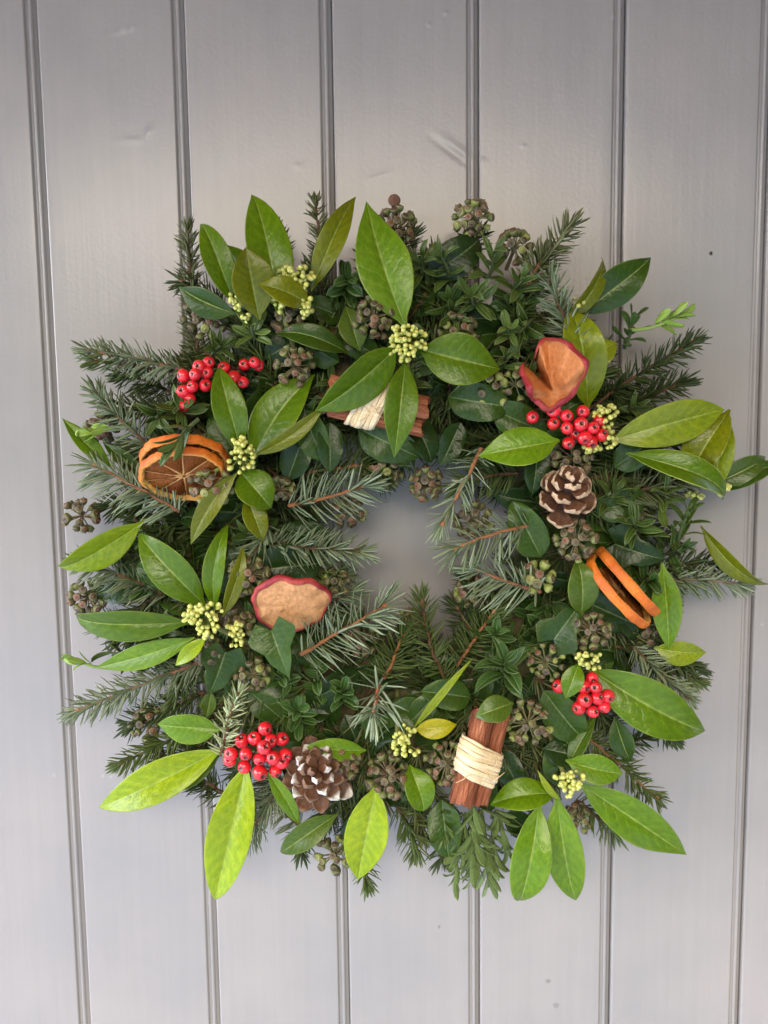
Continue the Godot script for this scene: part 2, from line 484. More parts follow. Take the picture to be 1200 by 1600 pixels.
# a twig with needles, from its cut end to its tip; bow bends it sideways (pixels), lie flattens the needles into a comb
func fir(parent: Node3D, e: Array, o := {}) -> void:
	var p := at(e[0], e[1], e[2] * 0.01)
	var q := at(e[3], e[4], e[5] * 0.01)
	var kind: Array = FIR[e[7]]
	var nl := size_of(e[6], (e[2] + e[5]) * 0.005)
	var bow: float = o.get("bow", rng.randf_range(-8, 8))
	var across := Vector2(e[4] - e[1], e[0] - e[3]).normalized() * bow
	var m := at((e[0] + e[3]) * 0.5 + across.x, (e[1] + e[4]) * 0.5 + across.y, (e[2] + e[5]) * 0.005 + o.get("lift", 0.004))
	var path := bezier(p, m, q, 9)
	for i in range(1, 8): path[i] += Vector3(rng.randf_range(-1, 1), rng.randf_range(-1, 1), rng.randf_range(-1, 1)) * 0.0006
	var bark: Color = o.get("bark", Color(0.115, 0.055, 0.025))
	var knobs := []                                   # the twig is rough with the pegs that carry the needles
	var thick := []
	for i in 33:
		var k := minf(i / 4.0, 7.999)
		knobs.append((path[int(k)] as Vector3).lerp(path[int(k) + 1], k - int(k)) - p + Vector3(rng.randf_range(-1, 1), rng.randf_range(-1, 1), 0) * 0.0002)
		thick.append(lerpf(0.0013, 0.0008, i / 32.0) * rng.randf_range(0.75, 1.3))
	var sb := Build.new()
	sb.tube(knobs, thick, 6, tone(bark, 0.7), bark)
	var s := part("fir_sprig", sb.mesh(M.twig), parent, Transform3D(Basis.IDENTITY, p - world_of(parent)))
	var b := Build.new()
	var length := p.distance_to(q)
	var n := int(length / 0.00050 * o.get("dense", 1.0))
	var lie: float = o.get("lie", 0.45)
	var wide := (o.get("wide", 0.00092) as float)
	for i in n + 14:
		var t := minf(1.0, (i + rng.randf()) / n)
		if t < o.get("bare", 0.0): continue
		var k := minf(t * 8.0, 7.999)
		var c: Vector3 = path[int(k)].lerp(path[int(k) + 1], k - int(k))
		var ax: Vector3 = (path[int(k) + 1] - path[int(k)]).normalized()
		var f := facing(c, ax)
		var az := rng.randf() * TAU
		var r := (f.x * cos(az) + f.z * (sin(az) * (1.0 - lie) + 0.26)).normalized()
		var open := lerpf(1.25, 0.95, t) + rng.randf_range(-0.22, 0.22)
		if t >= 0.97: open = rng.randf_range(0.15, 0.9)
		var d := (ax * cos(open) + r * sin(open)).normalized()
		var l := nl * rng.randf_range(0.72, 1.08) * (1.0 - 0.25 * pow(t, 4.0)) * smoothstep(-0.15, 0.1, t)
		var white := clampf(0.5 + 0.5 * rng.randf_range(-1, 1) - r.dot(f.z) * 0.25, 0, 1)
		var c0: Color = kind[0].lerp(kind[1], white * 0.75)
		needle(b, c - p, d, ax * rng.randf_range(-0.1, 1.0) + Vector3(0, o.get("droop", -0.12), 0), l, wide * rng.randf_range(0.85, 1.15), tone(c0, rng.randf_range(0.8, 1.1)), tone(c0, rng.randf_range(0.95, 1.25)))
	part("needles", b.mesh(M.needle), s, Transform3D.IDENTITY, true)
	if o.get("bud", true):
		var d := Build.new()
		var tip: Vector3 = path[8] - p
		var ax: Vector3 = (path[8] - path[7]).normalized()
		d.lathe([Vector2(0.6, -1.0), Vector2(1.0, 0.0), Vector2(0.7, 1.2), Vector2(0.05, 2.0)], [bark, tone(bark, 1.3), bark, tone(bark, 0.7)], 7, Transform3D(outward(ax).scaled(Vector3.ONE * 0.0017), tip))
		part("bud", d.mesh(M.twig), s)


# ---------------------------------------------------------------- sprays of small leaves
var small := {}


func small_leaf(kind: String, k: int) -> Build:
	var key := "%s%d" % [kind, k]
	if not small.has(key):
		var s: Array = {"box": [0.42, Color(0.035, 0.085, 0.02), 0.6, 0.45], "hebe": [0.27, Color(0.045, 0.082, 0.017), 0.85, 0.75], "olive": [0.30, Color(0.085, 0.135, 0.03), 0.7, 0.6], "ivyish": [0.36, Color(0.034, 0.078, 0.02), 0.8, 0.9],
			"new": [0.34, Color(0.24, 0.38, 0.06), 0.8, 0.6], "grey": [0.27, Color(0.105, 0.16, 0.065), 0.8, 0.55], "frond": [0.24, Color(0.018, 0.04, 0.012), 0.6, 0.5]}[kind]
		small[key] = leaf_build(1.0, s[0], tone(s[1], rng.randf_range(0.85, 1.2)), {"rows": 8, "stops": [-1.0, -0.55, -0.1, 0.0, 0.1, 0.55, 1.0], "a": s[2], "b": s[3], "arch": [0.25, 0.6, 0.95, -0.3][k], "fold": [0.35, 0.2, 0.5, 0.3][k],
			"wave": 0.03, "turn": [0.1, -0.3, 0.2, 0.4][k], "unit": 60.0, "rib": s[1].lerp(Color(0.3, 0.36, 0.16), 0.4), "edge": s[1].lerp(Color(0.25, 0.3, 0.12), 0.3)})
	return small[key]


var small_mesh := {}


func spray(parent: Node3D, e: Array, o := {}) -> void:       # from, to (pixel x, y, cm), pairs, leaf length in pixels, kind
	var p := at(e[0], e[1], e[2] * 0.01)
	var q := at(e[3], e[4], e[5] * 0.01)
	var pairs: int = e[6]
	var ll := size_of(e[7], e[5] * 0.01)
	var kind: String = e[8]
	var green: Color = {"new": Color(0.2, 0.3, 0.07)}.get(kind, Color(0.06, 0.085, 0.025))
	var path := bezier(p, p.lerp(q, 0.5) + Vector3(rng.randf_range(-1, 1), rng.randf_range(-1, 1), 0.3) * 0.004, q, 6)
	var s := stem_part("small_leaved_sprig", parent, path, 0.0013, 0.0008, green)
	var merged := Build.new()
	var ax := (q - p).normalized()
	var f := facing(q, ax)
	var roll := rng.randf() * TAU
	for i in pairs:
		var t := lerpf(o.get("start", 0.2), 1.0, i / float(maxi(1, pairs - 1)))
		var c := p.lerp(q, t)
		for k in (3 if o.get("whorl", false) else 2):
			var az := roll + i * (2.4 if o.get("whorl", false) else PI / 2) + k * (TAU / 3 if o.get("whorl", false) else PI) + rng.randf_range(-0.25, 0.25)
			var r := f.x * cos(az) + f.z * sin(az)
			var open: float = lerpf(o.get("open", 1.25), o.get("close", 0.55), pow(t, 2.0)) + rng.randf_range(-0.18, 0.18)
			var d := (ax * cos(open) + r * sin(open)).normalized()
			var z := (ax - d * ax.dot(d)).normalized()         # upper side of the leaf faces the tip of the shoot
			var basis_ := Basis(d.cross(z), d, z).rotated(d, rng.randf_range(-0.35, 0.35))
			var l := ll * rng.randf_range(0.75, 1.1) * lerpf(1.0, o.get("taper", 0.75), pow(t, 3.0))
			var frame := Transform3D(basis_.scaled_local(Vector3.ONE * l), c - p)
			var which := rng.randi() % 4
			if o.get("stuff", false):
				merged.take(small_leaf(kind, which), frame)
			else:
				var key := "%s%d" % [kind, which]
				if not small_mesh.has(key): small_mesh[key] = small_leaf(kind, which).mesh(M.dark_leaf if kind != "new" else M.leaf)
				part("leaf", small_mesh[key], s, frame)
	if o.get("stuff", false):
		part("leaves", merged.mesh(M.dark_leaf), s, Transform3D.IDENTITY, true)


var ivy_meshes := []


func ivy_leaf(parent: Node3D, px: float, py: float, z: float, deg: float, length: float, k: int, tilt := Vector2.ZERO) -> void:
	if ivy_meshes.is_empty():
		for i in 9:
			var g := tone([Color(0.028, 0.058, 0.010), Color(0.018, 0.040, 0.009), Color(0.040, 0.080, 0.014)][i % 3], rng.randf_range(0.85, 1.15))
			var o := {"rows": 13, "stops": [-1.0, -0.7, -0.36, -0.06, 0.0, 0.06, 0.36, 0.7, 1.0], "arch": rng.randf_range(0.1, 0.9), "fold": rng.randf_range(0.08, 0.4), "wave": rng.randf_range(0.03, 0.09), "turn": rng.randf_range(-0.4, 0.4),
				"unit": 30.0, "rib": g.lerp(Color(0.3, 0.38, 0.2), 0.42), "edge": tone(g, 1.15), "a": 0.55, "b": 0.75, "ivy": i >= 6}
			ivy_meshes.append(leaf_build(1.0, 0.92 if i >= 6 else rng.randf_range(0.5, 0.66), g, o).mesh(M.dark_leaf))
	var p := at(px, py, z)
	var l := size_of(length, z)
	var d := Vector3(cos(deg_to_rad(deg)), sin(deg_to_rad(deg)), tilt.y)
	var b := facing(p, d, tilt.x).scaled_local(Vector3.ONE * l)
	part("ivy_leaf", ivy_meshes[k % 9], parent, Transform3D(b, p - world_of(parent)))


# ---------------------------------------------------------------- ivy berries
var ivy_berry_builds := []
var ivy_berry_meshes := []


func ivy_head(parent: Node3D, e: Array, single: bool) -> void:     # x, y, cm, radius in pixels, berries, green (0) to brown (1)
	if ivy_berry_builds.is_empty():
		for i in 6:
			var g: Color = [Color(0.11, 0.125, 0.035), Color(0.14, 0.155, 0.05), Color(0.085, 0.085, 0.03), Color(0.10, 0.078, 0.036), Color(0.19, 0.225, 0.055), Color(0.22, 0.26, 0.06)][i]
			var cap: Color = [Color(0.082, 0.052, 0.027), Color(0.105, 0.065, 0.034), Color(0.066, 0.044, 0.024), Color(0.15, 0.068, 0.035), Color(0.12, 0.095, 0.038), Color(0.21, 0.21, 0.06)][i]
			var m := Build.new()
			m.lathe([Vector2(0.12, -1.25), Vector2(0.55, -0.85), Vector2(0.88, -0.4), Vector2(1.0, 0.05), Vector2(0.95, 0.4), Vector2(0.86, 0.56), Vector2(0.78, 0.55), Vector2(0.45, 0.66), Vector2(0.16, 0.72), Vector2(0.12, 0.95), Vector2(0.01, 1.0)],
				[g, g, tone(g, 1.08), tone(g, 1.1), g, g.lerp(Color(0.34, 0.32, 0.2), 0.45), cap, cap, tone(cap, 1.1), tone(cap, 0.7), tone(cap, 0.6)], 9)
			ivy_berry_builds.append(m)
			ivy_berry_meshes.append(m.mesh(M.ivy_berry))
	var z: float = e[2] * 0.01
	var r := size_of(e[3], z)
	var c := at(e[0], e[1], z - r * 0.55)
	var view := (eye - c).normalized()
	var b := Build.new()
	var stalk := Color(0.19, 0.19, 0.08).lerp(Color(0.17, 0.11, 0.07), e[5])
	var back := c + Vector3(rng.randf_range(-0.006, 0.006), -0.012 if e[1] < 500 else rng.randf_range(-0.008, 0.008), -0.016)
	b.tube([back - c, (back - c) * 0.4, Vector3.ZERO], [0.0013, 0.0012, 0.0017], 6, stalk)
	var spots := []
	var n: int = e[4]
	for i in int(n * 1.6):
		var y := 1.0 - 2.0 * (i + 0.5) / (n * 1.6)
		var a: float = i * 2.39996 + e[0]
		var d := Vector3(sqrt(1 - y * y) * cos(a), y, sqrt(1 - y * y) * sin(a)) + Vector3(rng.randf_range(-1, 1), rng.randf_range(-1, 1), rng.randf_range(-1, 1)) * 0.22
		d = d.normalized()
		if d.dot(view) > -0.45: spots.append(d)
	var stuff := Build.new()
	var o := part("ivy_berry_head", null, parent, Transform3D(Basis.IDENTITY, c - world_of(parent)))
	for d: Vector3 in spots:
		var l := r * rng.randf_range(0.76, 1.02)
		var s := size_of(rng.randf_range(5.6, 7.2) * (e[6] if e.size() > 6 else 1.0), z)
		var out := (d + view * 0.1 + Vector3(rng.randf_range(-1, 1), rng.randf_range(-1, 1), 0) * 0.15).normalized()
		b.tube([d * 0.0012, d * l * 0.5 + Vector3(0, 0, 0.0003), d * l - out * s], [s * 0.2, s * 0.17, s * 0.24], 5, stalk)
		var which := mini(5, 4 + rng.randi() % 2) if rng.randf() > e[5] + 0.35 else rng.randi() % 4
		var frame := Transform3D(outward(out, rng.randf() * TAU).scaled_local(Vector3(s, s, s * rng.randf_range(0.9, 1.12))), d * l)
		if single: part("berry", ivy_berry_meshes[which], o, frame)
		else: stuff.take(ivy_berry_builds[which], frame, rng.randf_range(0.85, 1.1))
	o.mesh = b.mesh(M.twig)
	if not single: part("berries", stuff.mesh(M.ivy_berry), o, Transform3D.IDENTITY, true)


# ---------------------------------------------------------------- red berries
var red_meshes := []


func red_bunch(label: String, root: Vector3, spots: Array, radius: float, z: float) -> void:
	if red_meshes.is_empty():
		for i in 4:
			var m := Build.new()
			var seg := 20
			var rings := [[0.06, -0.96], [0.4, -0.9], [0.72, -0.68], [0.93, -0.32], [1.0, 0.05], [0.94, 0.42], [0.78, 0.69], [0.6, 0.83], [0.5, 0.88], [0.4, 0.895], [0.3, 0.88], [0.2, 0.82], [0.1, 0.74], [0.01, 0.7]]
			var red: Color = [Color(0.62, 0.012, 0.022), Color(0.56, 0.010, 0.018), Color(0.66, 0.018, 0.032), Color(0.50, 0.010, 0.014)][i]
			for k in rings.size():
				for j in seg:
					var a := TAU * j / seg
					var star := pow(absf(cos(a * 2.5 + i)), 1.6)
					var dark: bool = rings[k][1] > 0.6 and rings[k][0] < 0.2 + 0.26 * star
					var lump := 1.0 + 0.03 * sin(a * 2.0 + i * 2.0 + k * 0.3)
					m.add(Vector3(rings[k][0] * cos(a) * lump, rings[k][0] * sin(a) * lump, rings[k][1] * (0.92 + 0.05 * i) + (0.02 if dark else 0.0)), Color(0.03, 0.008, 0.006) if dark else tone(red, 1.0 + 0.1 * sin(a + k)))
			m.sheet(0, rings.size(), seg, true)
			red_meshes.append(m.mesh(M.red_berry))
	var t := thing("red_berry_bunch", label, "berries", root, "bunches of red berries")
	var stalks := Build.new()
	var core := Vector3.ZERO
	var berries := []
	for s in spots:
		var zz: float = z + (s[2] if s.size() > 2 else 0.0) * 0.01 + rng.randf_range(-0.0015, 0.0015)
		berries.append(at(s[0], s[1], zz) - root)
		core += berries[-1]
	core = core / spots.size() - Vector3(0, 0, 0.018)
	var i := 0
	for p: Vector3 in berries:
		var r := size_of(radius * rng.randf_range(0.84, 1.06), z)
		var out := ((p - core).normalized() * 0.7 + (eye - p - root).normalized() * 0.5 + Vector3(rng.randf_range(-1, 1), rng.randf_range(-1, 1), rng.randf_range(-0.6, 0.6)) * 0.75).normalized()
		part("berry", red_meshes[rng.randi() % 4], t, Transform3D(outward(out, rng.randf() * TAU).scaled_local(Vector3.ONE * r), p))
		stalks.tube([core, core.lerp(p, 0.55) + Vector3(0, 0.001, 0), p - out * r * 0.9], [0.0007, 0.0006, 0.0005], 5, Color(0.1, 0.035, 0.02))
		i += 1
	stalks.tube([core, core + Vector3(0.001, -0.004, -0.02)], [0.001, 0.0014], 6, Color(0.1, 0.05, 0.03))
	part("stalk", stalks.mesh(M.twig), t)


# ---------------------------------------------------------------- pine cones
func cone(label: String, px: float, py: float, z: float, radius: float, axis: Vector3, n: int, tip: Color, long: float, white: float, wide: float) -> void:
	var c := at(px, py, z)
	var t := thing("pine_cone", label, "pine cone", c, "pine cones")
	var r := size_of(radius, z)
	var frame := outward(axis)
	var core := Build.new()
	core.lathe([Vector2(0.1, -1.3), Vector2(0.4, -1.1), Vector2(0.46, -0.6), Vector2(0.3, 0.0), Vector2(0.1, 0.3), Vector2(0.0, 0.34)], [Color(0.05, 0.03, 0.02), Color(0.06, 0.03, 0.02), Color(0.06, 0.03, 0.02), Color(0.07, 0.035, 0.02), Color(0.09, 0.045, 0.03), Color(0.1, 0.05, 0.03)], 14, Transform3D(frame.scaled_local(Vector3.ONE * r * 0.8), Vector3.ZERO))
	part("core", core.mesh(M.cone), t)
	for i in n:
		var u := i / float(n - 1)                       # 0 at the tip of the cone, 1 at its base
		var a := i * 2.39996 + 0.6
		var elev := lerpf(0.95, 0.0, pow(u, 0.7)) + rng.randf_range(-0.08, 0.08)
		var len_ := r * lerpf(0.34, 0.80, pow(u, 0.6)) * rng.randf_range(0.94, 1.06)
		var start := Vector3(cos(a), sin(a), 0) * r * lerpf(0.04, 0.22, u) + Vector3(0, 0, r * lerpf(0.55 + 0.2 * (1.0 - white), -0.70, u))
		var y := (Vector3(cos(a), sin(a), 0) * cos(elev) + Vector3(0, 0, 1) * sin(elev)).normalized()
		var x := Vector3(-sin(a), cos(a), 0)
		var zz := x.cross(y)
		if zz.z < 0:
			x = -x
			zz = -zz
		var m := Build.new()
		var rows := 9
		var cols := 9
		var w := r * wide * lerpf(0.36, 0.86, pow(u, 0.7))
		var painted := rng.randf() < white
		var brown := tone(Color(0.150, 0.060, 0.026), rng.randf_range(0.8, 1.2))
		for f in 2:
			for k in rows:
				var v := k / float(rows - 1)
				var hw := w * 0.5 * (lerpf(0.42, 1.0, smoothstep(0.0, 0.7, v)) * (sqrt(maxf(0.0, 1.0 - pow(maxf(0.0, v - 0.66) / 0.36, 2.0))) if v > 0.66 else 1.0))
				for j in cols:
					var s := j / float(cols - 1) * 2.0 - 1.0
					var rim := maxf(absf(s) * smoothstep(0.35, 0.75, v), smoothstep(0.78, 1.0, v))
					var h := 0.16 * w * (s * s - 0.5) * v + 0.14 * w * pow(v, 4.0)                     # cupped, the end turned up
					var thick := r * 0.03 * (1.0 + 1.4 * v)
					var p := start + y * (len_ * v * (1.0 - 0.04 * s * s)) + x * (s * hw) + zz * (h + (thick if f == 0 else -thick))
					var cc := brown.lerp(Color(0.24, 0.12, 0.07), v * 0.55)
					if rim > 0.87 + rng.randf_range(-0.04, 0.04): cc = tip if white == 0.0 else cc.lerp(Color(0.34, 0.2, 0.12), 0.5)
					if painted and v > 0.8 and s * (1.0 if i % 2 else -1.0) > -0.55 + rng.randf_range(-0.15, 0.15): cc = Color(0.84, 0.80, 0.76)
					if f == 1: cc = tone(cc, 0.9)
					m.add(frame * p, cc)
		m.sheet(0, rows, cols)
		var q := rows * cols
		for k in rows - 1:
			for j in cols - 1: m.quad(q + k * cols + j + 1, q + k * cols + j, q + (k + 1) * cols + j, q + (k + 1) * cols + j + 1)
			m.quad(q + k * cols, k * cols, (k + 1) * cols, q + (k + 1) * cols)
			m.quad(k * cols + cols - 1, q + k * cols + cols - 1, q + (k + 1) * cols + cols - 1, (k + 1) * cols + cols - 1)
		for j in cols - 1: m.quad((rows - 1) * cols + j, (rows - 1) * cols + j + 1, q + (rows - 1) * cols + j + 1, q + (rows - 1) * cols + j)
		part("scale", m.mesh(M.cone), t)


# ---------------------------------------------------------------- cinnamon
func quill(length: float, r: float, turns: float) -> Build:      # a rolled sheet of bark along Y
	var m := Build.new()
	var seg := 34
	var rows := 12
	var thick := r * 0.17
	var wob := rng.randf() * TAU
	for f in 2:
		for i in rows:
			var t := i / float(rows - 1)
			for j in seg:
				var s := j / float(seg - 1)
				var a := s * TAU * turns + wob
				var rr := r * (1.0 - 0.30 * smoothstep(0.75 / turns, 1.15 / turns, s) - 0.26 * s) - thick * f
				rr *= 1.0 + 0.03 * sin(t * 7.0 + wob + a) + 0.025 * sin(a * 5.0 + t * 2.0) + 0.022 * noise.get_noise_3d(a * 6.0, t * 14.0, wob * 9.0)
				var uneven := (0.02 * sin(a * 2.0 + wob) + 0.025 * noise.get_noise_1d(a * 40.0 + wob)) * length * (1.0 if i == 0 or i == rows - 1 else 0.0)
				var n := noise.get_noise_3d(a * 22.0, t * 8.0, wob * 20.0)
				var cc := Color(0.44, 0.165, 0.082).lerp(Color(0.30, 0.105, 0.052), clampf(0.5 + n * 1.6, 0, 1))
				if n < -0.33: cc = Color(0.56, 0.25, 0.13)
				if f == 1: cc = tone(cc, 0.75)
				m.add(Vector3(cos(a) * rr, (t - 0.5) * length + uneven, sin(a) * rr), cc, Vector2(s * 2.0, t))
	var q := rows * seg
	for i in rows - 1:
		for j in seg - 1:
			m.quad(i * seg + j + 1, i * seg + j, (i + 1) * seg + j, (i + 1) * seg + j + 1)
			m.quad(q + i * seg + j, q + i * seg + j + 1, q + (i + 1) * seg + j + 1, q + (i + 1) * seg + j)
		m.quad(i * seg, q + i * seg, q + (i + 1) * seg, (i + 1) * seg)
		m.quad(i * seg + seg - 1, (i + 1) * seg + seg - 1, q + (i + 1) * seg + seg - 1, q + i * seg + seg - 1)
	for j in seg - 1:
		m.quad(j, j + 1, q + j + 1, q + j)
		var e := (rows - 1) * seg
		m.quad(e + j + 1, e + j, q + e + j, q + e + j + 1)
	return m


func cinnamon(label: String, a: Vector3, b: Vector3, r1: float, r2: float, tie_at: float, tie_wide: float, slant: float, roll: float) -> void:
	var mid := (a + b) * 0.5
	var t := thing("cinnamon_bundle", label, "cinnamon sticks", mid, "bundles of cinnamon sticks")
	var f := facing(mid, b - a, roll)
	var length := a.distance_to(b)
	var gap := (r1 + r2) * 0.96
	var c1 := Vector3(-gap * r2 / (r1 + r2), 0, 0)
	var c2 := c1 + Vector3(gap, 0, -r1 * 0.15)
	part("stick", quill(length, r1, 1.55).mesh(M.cinnamon), t, Transform3D(f, f * c1))
	part("stick", quill(length * 0.97, r2, 1.4).mesh(M.cinnamon), t, Transform3D(f, f * (c2 + Vector3(0, length * 0.012, 0))))
	var m := Build.new()
	var straw := Color(0.70, 0.54, 0.31)
	for k in 17:
		var y0 := tie_at * length + (k / 16.0 - 0.5) * tie_wide + rng.randf_range(-0.0009, 0.0009)
		var lean := slant + rng.randf_range(-0.10, 0.10)
		var grow := 0.0004 + 0.0009 * rng.randf() + 0.0007 * sin(k / 16.0 * PI)
		var cc := straw.lerp(Color(0.86, 0.74, 0.50), rng.randf())
		var n := 30
		var ring := 6
		var first := m.v.size()
		for i in n:
			var th := TAU * i / n
			var dir := Vector3(cos(th), 0, sin(th))
			var reach := maxf(c1.dot(dir) + r1, c2.dot(dir) + r2)     # support of the two sticks: a tight wrap
			var other := Vector3(-sin(th), 0, cos(th))
			var base := (c1 + dir * r1) if c1.dot(dir) + r1 > c2.dot(dir) + r2 else (c2 + dir * r2)
			var p := base + dir * grow + Vector3(0, y0 + lean * base.x + 0.0004 * sin(th * 3.0 + k * 1.7), 0)
			for j in ring:
				var q := TAU * j / ring
				m.add(f * (p + Vector3(0, cos(q) * tie_wide * 0.085, 0) + dir * sin(q) * 0.00045), tone(cc, 0.92 + 0.1 * sin(q)), Vector2(i * 0.4, j / 6.0))
		for i in n:
			for j in ring:
				var i2 := (i + 1) % n
				var j2 := (j + 1) % ring
				m.quad(first + i * ring + j, first + i2 * ring + j, first + i2 * ring + j2, first + i * ring + j2)
	for k in 8:                                                       # loose ends
		var p := Vector3((rng.randf() - 0.5) * r1 * 2.0, tie_at * length + (rng.randf() - 0.5) * tie_wide, r1 * 0.9)
		var q := p + Vector3(rng.randf_range(-1, 1) * 0.008, -0.007 * signf(rng.randf() - 0.3), 0.001)
		m.tube([f * p, f * (p.lerp(q, 0.5) + Vector3(0, 0, 0.002)), f * q], [0.0004, 0.00035, 0.0002], 5, straw)
	part("raffia_tie", m.mesh(M.raffia), t)


# ---------------------------------------------------------------- dried fruit
func orange_slice(label: String, c: Vector3, n: Vector3, r: float, thick: float, roll: float) -> void:
	var t := thing("dried_orange_slice", label, "orange slice", c, "dried orange slices")
	var f := outward(n, roll)
	var ph := rng.randf() * TAU
	var ripple := func(a: float) -> float: return 1.0 + 0.03 * sin(a * 3.0 + ph) + 0.016 * sin(a * 11.0 + ph * 2.0) + 0.012 * sin(a * 23.0) + 0.02 * noise.get_noise_1d(a * 160.0 + ph * 50.0)
	var bend := func(x: float, y: float) -> float: return r * (0.014 * sin(x * 2.2 + ph) + 0.012 * cos(y * 2.6 + ph))
	var peel := Build.new()
	var prof := [[0.905, -0.42], [0.945, -0.5], [0.985, -0.42], [1.0, -0.15], [1.0, 0.18], [0.985, 0.42], [0.955, 0.5], [0.925, 0.47], [0.89, 0.36], [0.875, 0.0], [0.885, -0.3]]
	var skin := Color(0.74, 0.20, 0.012)
	var pith := Color(0.86, 0.47, 0.11)
	var seg := 72
	for i in seg:
		var a := TAU * i / seg
		for k in prof.size():
			var q: Array = prof[k]
			var rr: float = r * q[0] * ripple.call(a)
			var cc := skin.lerp(Color(0.56, 0.12, 0.01), 0.4 + 0.4 * sin(a * 5.0 + ph)) if k in [2, 3, 4, 5] else (pith if k != 1 and k != 6 else skin.lerp(pith, 0.55))
			cc = tone(cc, 1.0 + 0.12 * noise.get_noise_2d(a * 60.0, k * 20.0))
			peel.add(f * Vector3(cos(a) * rr, sin(a) * rr, q[1] * thick * (1.0 + 0.05 * sin(a * 7.0 + ph)) + bend.call(cos(a) * q[0], sin(a) * q[0])), cc)
	for i in seg:
		for k in prof.size():
			var i2 := (i + 1) % seg
			var k2 := (k + 1) % prof.size()
			peel.quad(i * prof.size() + k, i2 * prof.size() + k, i2 * prof.size() + k2, i * prof.size() + k2)
	part("peel", peel.mesh(M.peel), t)
	# the pale membranes between the segments
	var web := Build.new()
	var count := 10
	for s in count:
		var a := TAU * s / count + ph + 0.16 * sin(s * 5.0 + ph)
		var pts := []
		var rad := []
		for k in 6:
			var rr := lerpf(0.05, 0.88, k / 5.0)
			pts.append(f * Vector3(cos(a) * rr * r, sin(a) * rr * r, bend.call(cos(a) * rr, sin(a) * rr)))
			rad.append(thick * lerpf(0.16, 0.045, k / 5.0))
		web.tube(pts, rad, 6, Color(0.68, 0.38, 0.14), Color(0.52, 0.24, 0.07))
	part("membrane", web.mesh(M.peel), t)
	for s in count:
		var a0 := TAU * s / count + ph + 0.16 * sin(s * 5.0 + ph)
		var a1 := TAU * (s + 1) / count + ph + 0.16 * sin(((s + 1) % count) * 5.0 + ph)
		var m := Build.new()
		var tall := rng.randf_range(0.16, 0.30)
		var dark := Color(0.30, 0.085, 0.022).lerp(Color(0.46, 0.16, 0.034), rng.randf())
		for side in [1.0, -1.0]:
			var first := m.v.size()
			for i in 7:
				var v := i / 6.0
				for j in 6:
					var u := j / 5.0
					var rr := lerpf(0.14, 0.89, v)
					var shrink := 0.02 + 0.012 / maxf(rr, 0.2)
					var a := lerpf(a0 + shrink, a1 - shrink, u)
					var hump := pow(sin(PI * clampf(u, 0.001, 0.999)), 0.5) * pow(sin(PI * clampf(v, 0.001, 0.999)), 0.4)
					var z: float = thick * (tall * hump + 0.10 * noise.get_noise_3d(v * 60.0, u * 50.0, s * 30.0 + ph)) * side if hump > 0.1 else 0.0
					m.add(f * Vector3(cos(a) * rr * r, sin(a) * rr * r, z + bend.call(cos(a) * rr, sin(a) * rr)), dark.lerp(Color(0.36, 0.13, 0.025), clampf(noise.get_noise_3d(v * 40.0, u * 40.0, s * 9.0) * 1.5, 0, 0.7)))
			for i in 6:
				for j in 5:
					if side > 0: m.quad(first + i * 6 + j, first + (i + 1) * 6 + j, first + (i + 1) * 6 + j + 1, first + i * 6 + j + 1)
					else: m.quad(first + i * 6 + j, first + i * 6 + j + 1, first + (i + 1) * 6 + j + 1, first + (i + 1) * 6 + j)
		part("segment", m.mesh(M.pulp), t)


# the slice above the berries has shrunk into a fan: folds run out from a point near its lower edge
func curl(x: float, y: float) -> Vector3:
	var d := Vector2(x - 0.2, y + 0.62)
	var deg := rad_to_deg(d.angle())
	if deg < -90: deg += 360
	var h := -0.2
	var knots := [-90, 0.5, 20, 0.5, 52, 0.85, 72, 0.25, 96, -0.25, 112, -0.1, 124, -0.9, 134, -0.7, 150, 0.1, 166, 0.75, 185, 0.45, 270, 0.5]
	for i in range(0, knots.size() - 2, 2):
		if deg >= knots[i] and deg <= knots[i + 2]:
			h = lerpf(knots[i + 1], knots[i + 3], smoothstep(0.0, 1.0, (deg - knots[i]) / float(knots[i + 2] - knots[i])))
	var torn := 1.0 - 0.55 * exp(-pow((deg - 126.0) / 13.0, 2.0)) - 0.12 * exp(-pow((deg - 200.0) / 30.0, 2.0))
	x = 0.2 + d.x * torn
	y = -0.62 + d.y * torn
	return Vector3(x * 0.82, y, d.length() * h * smoothstep(0.0, 0.5, d.length()) * 1.5)


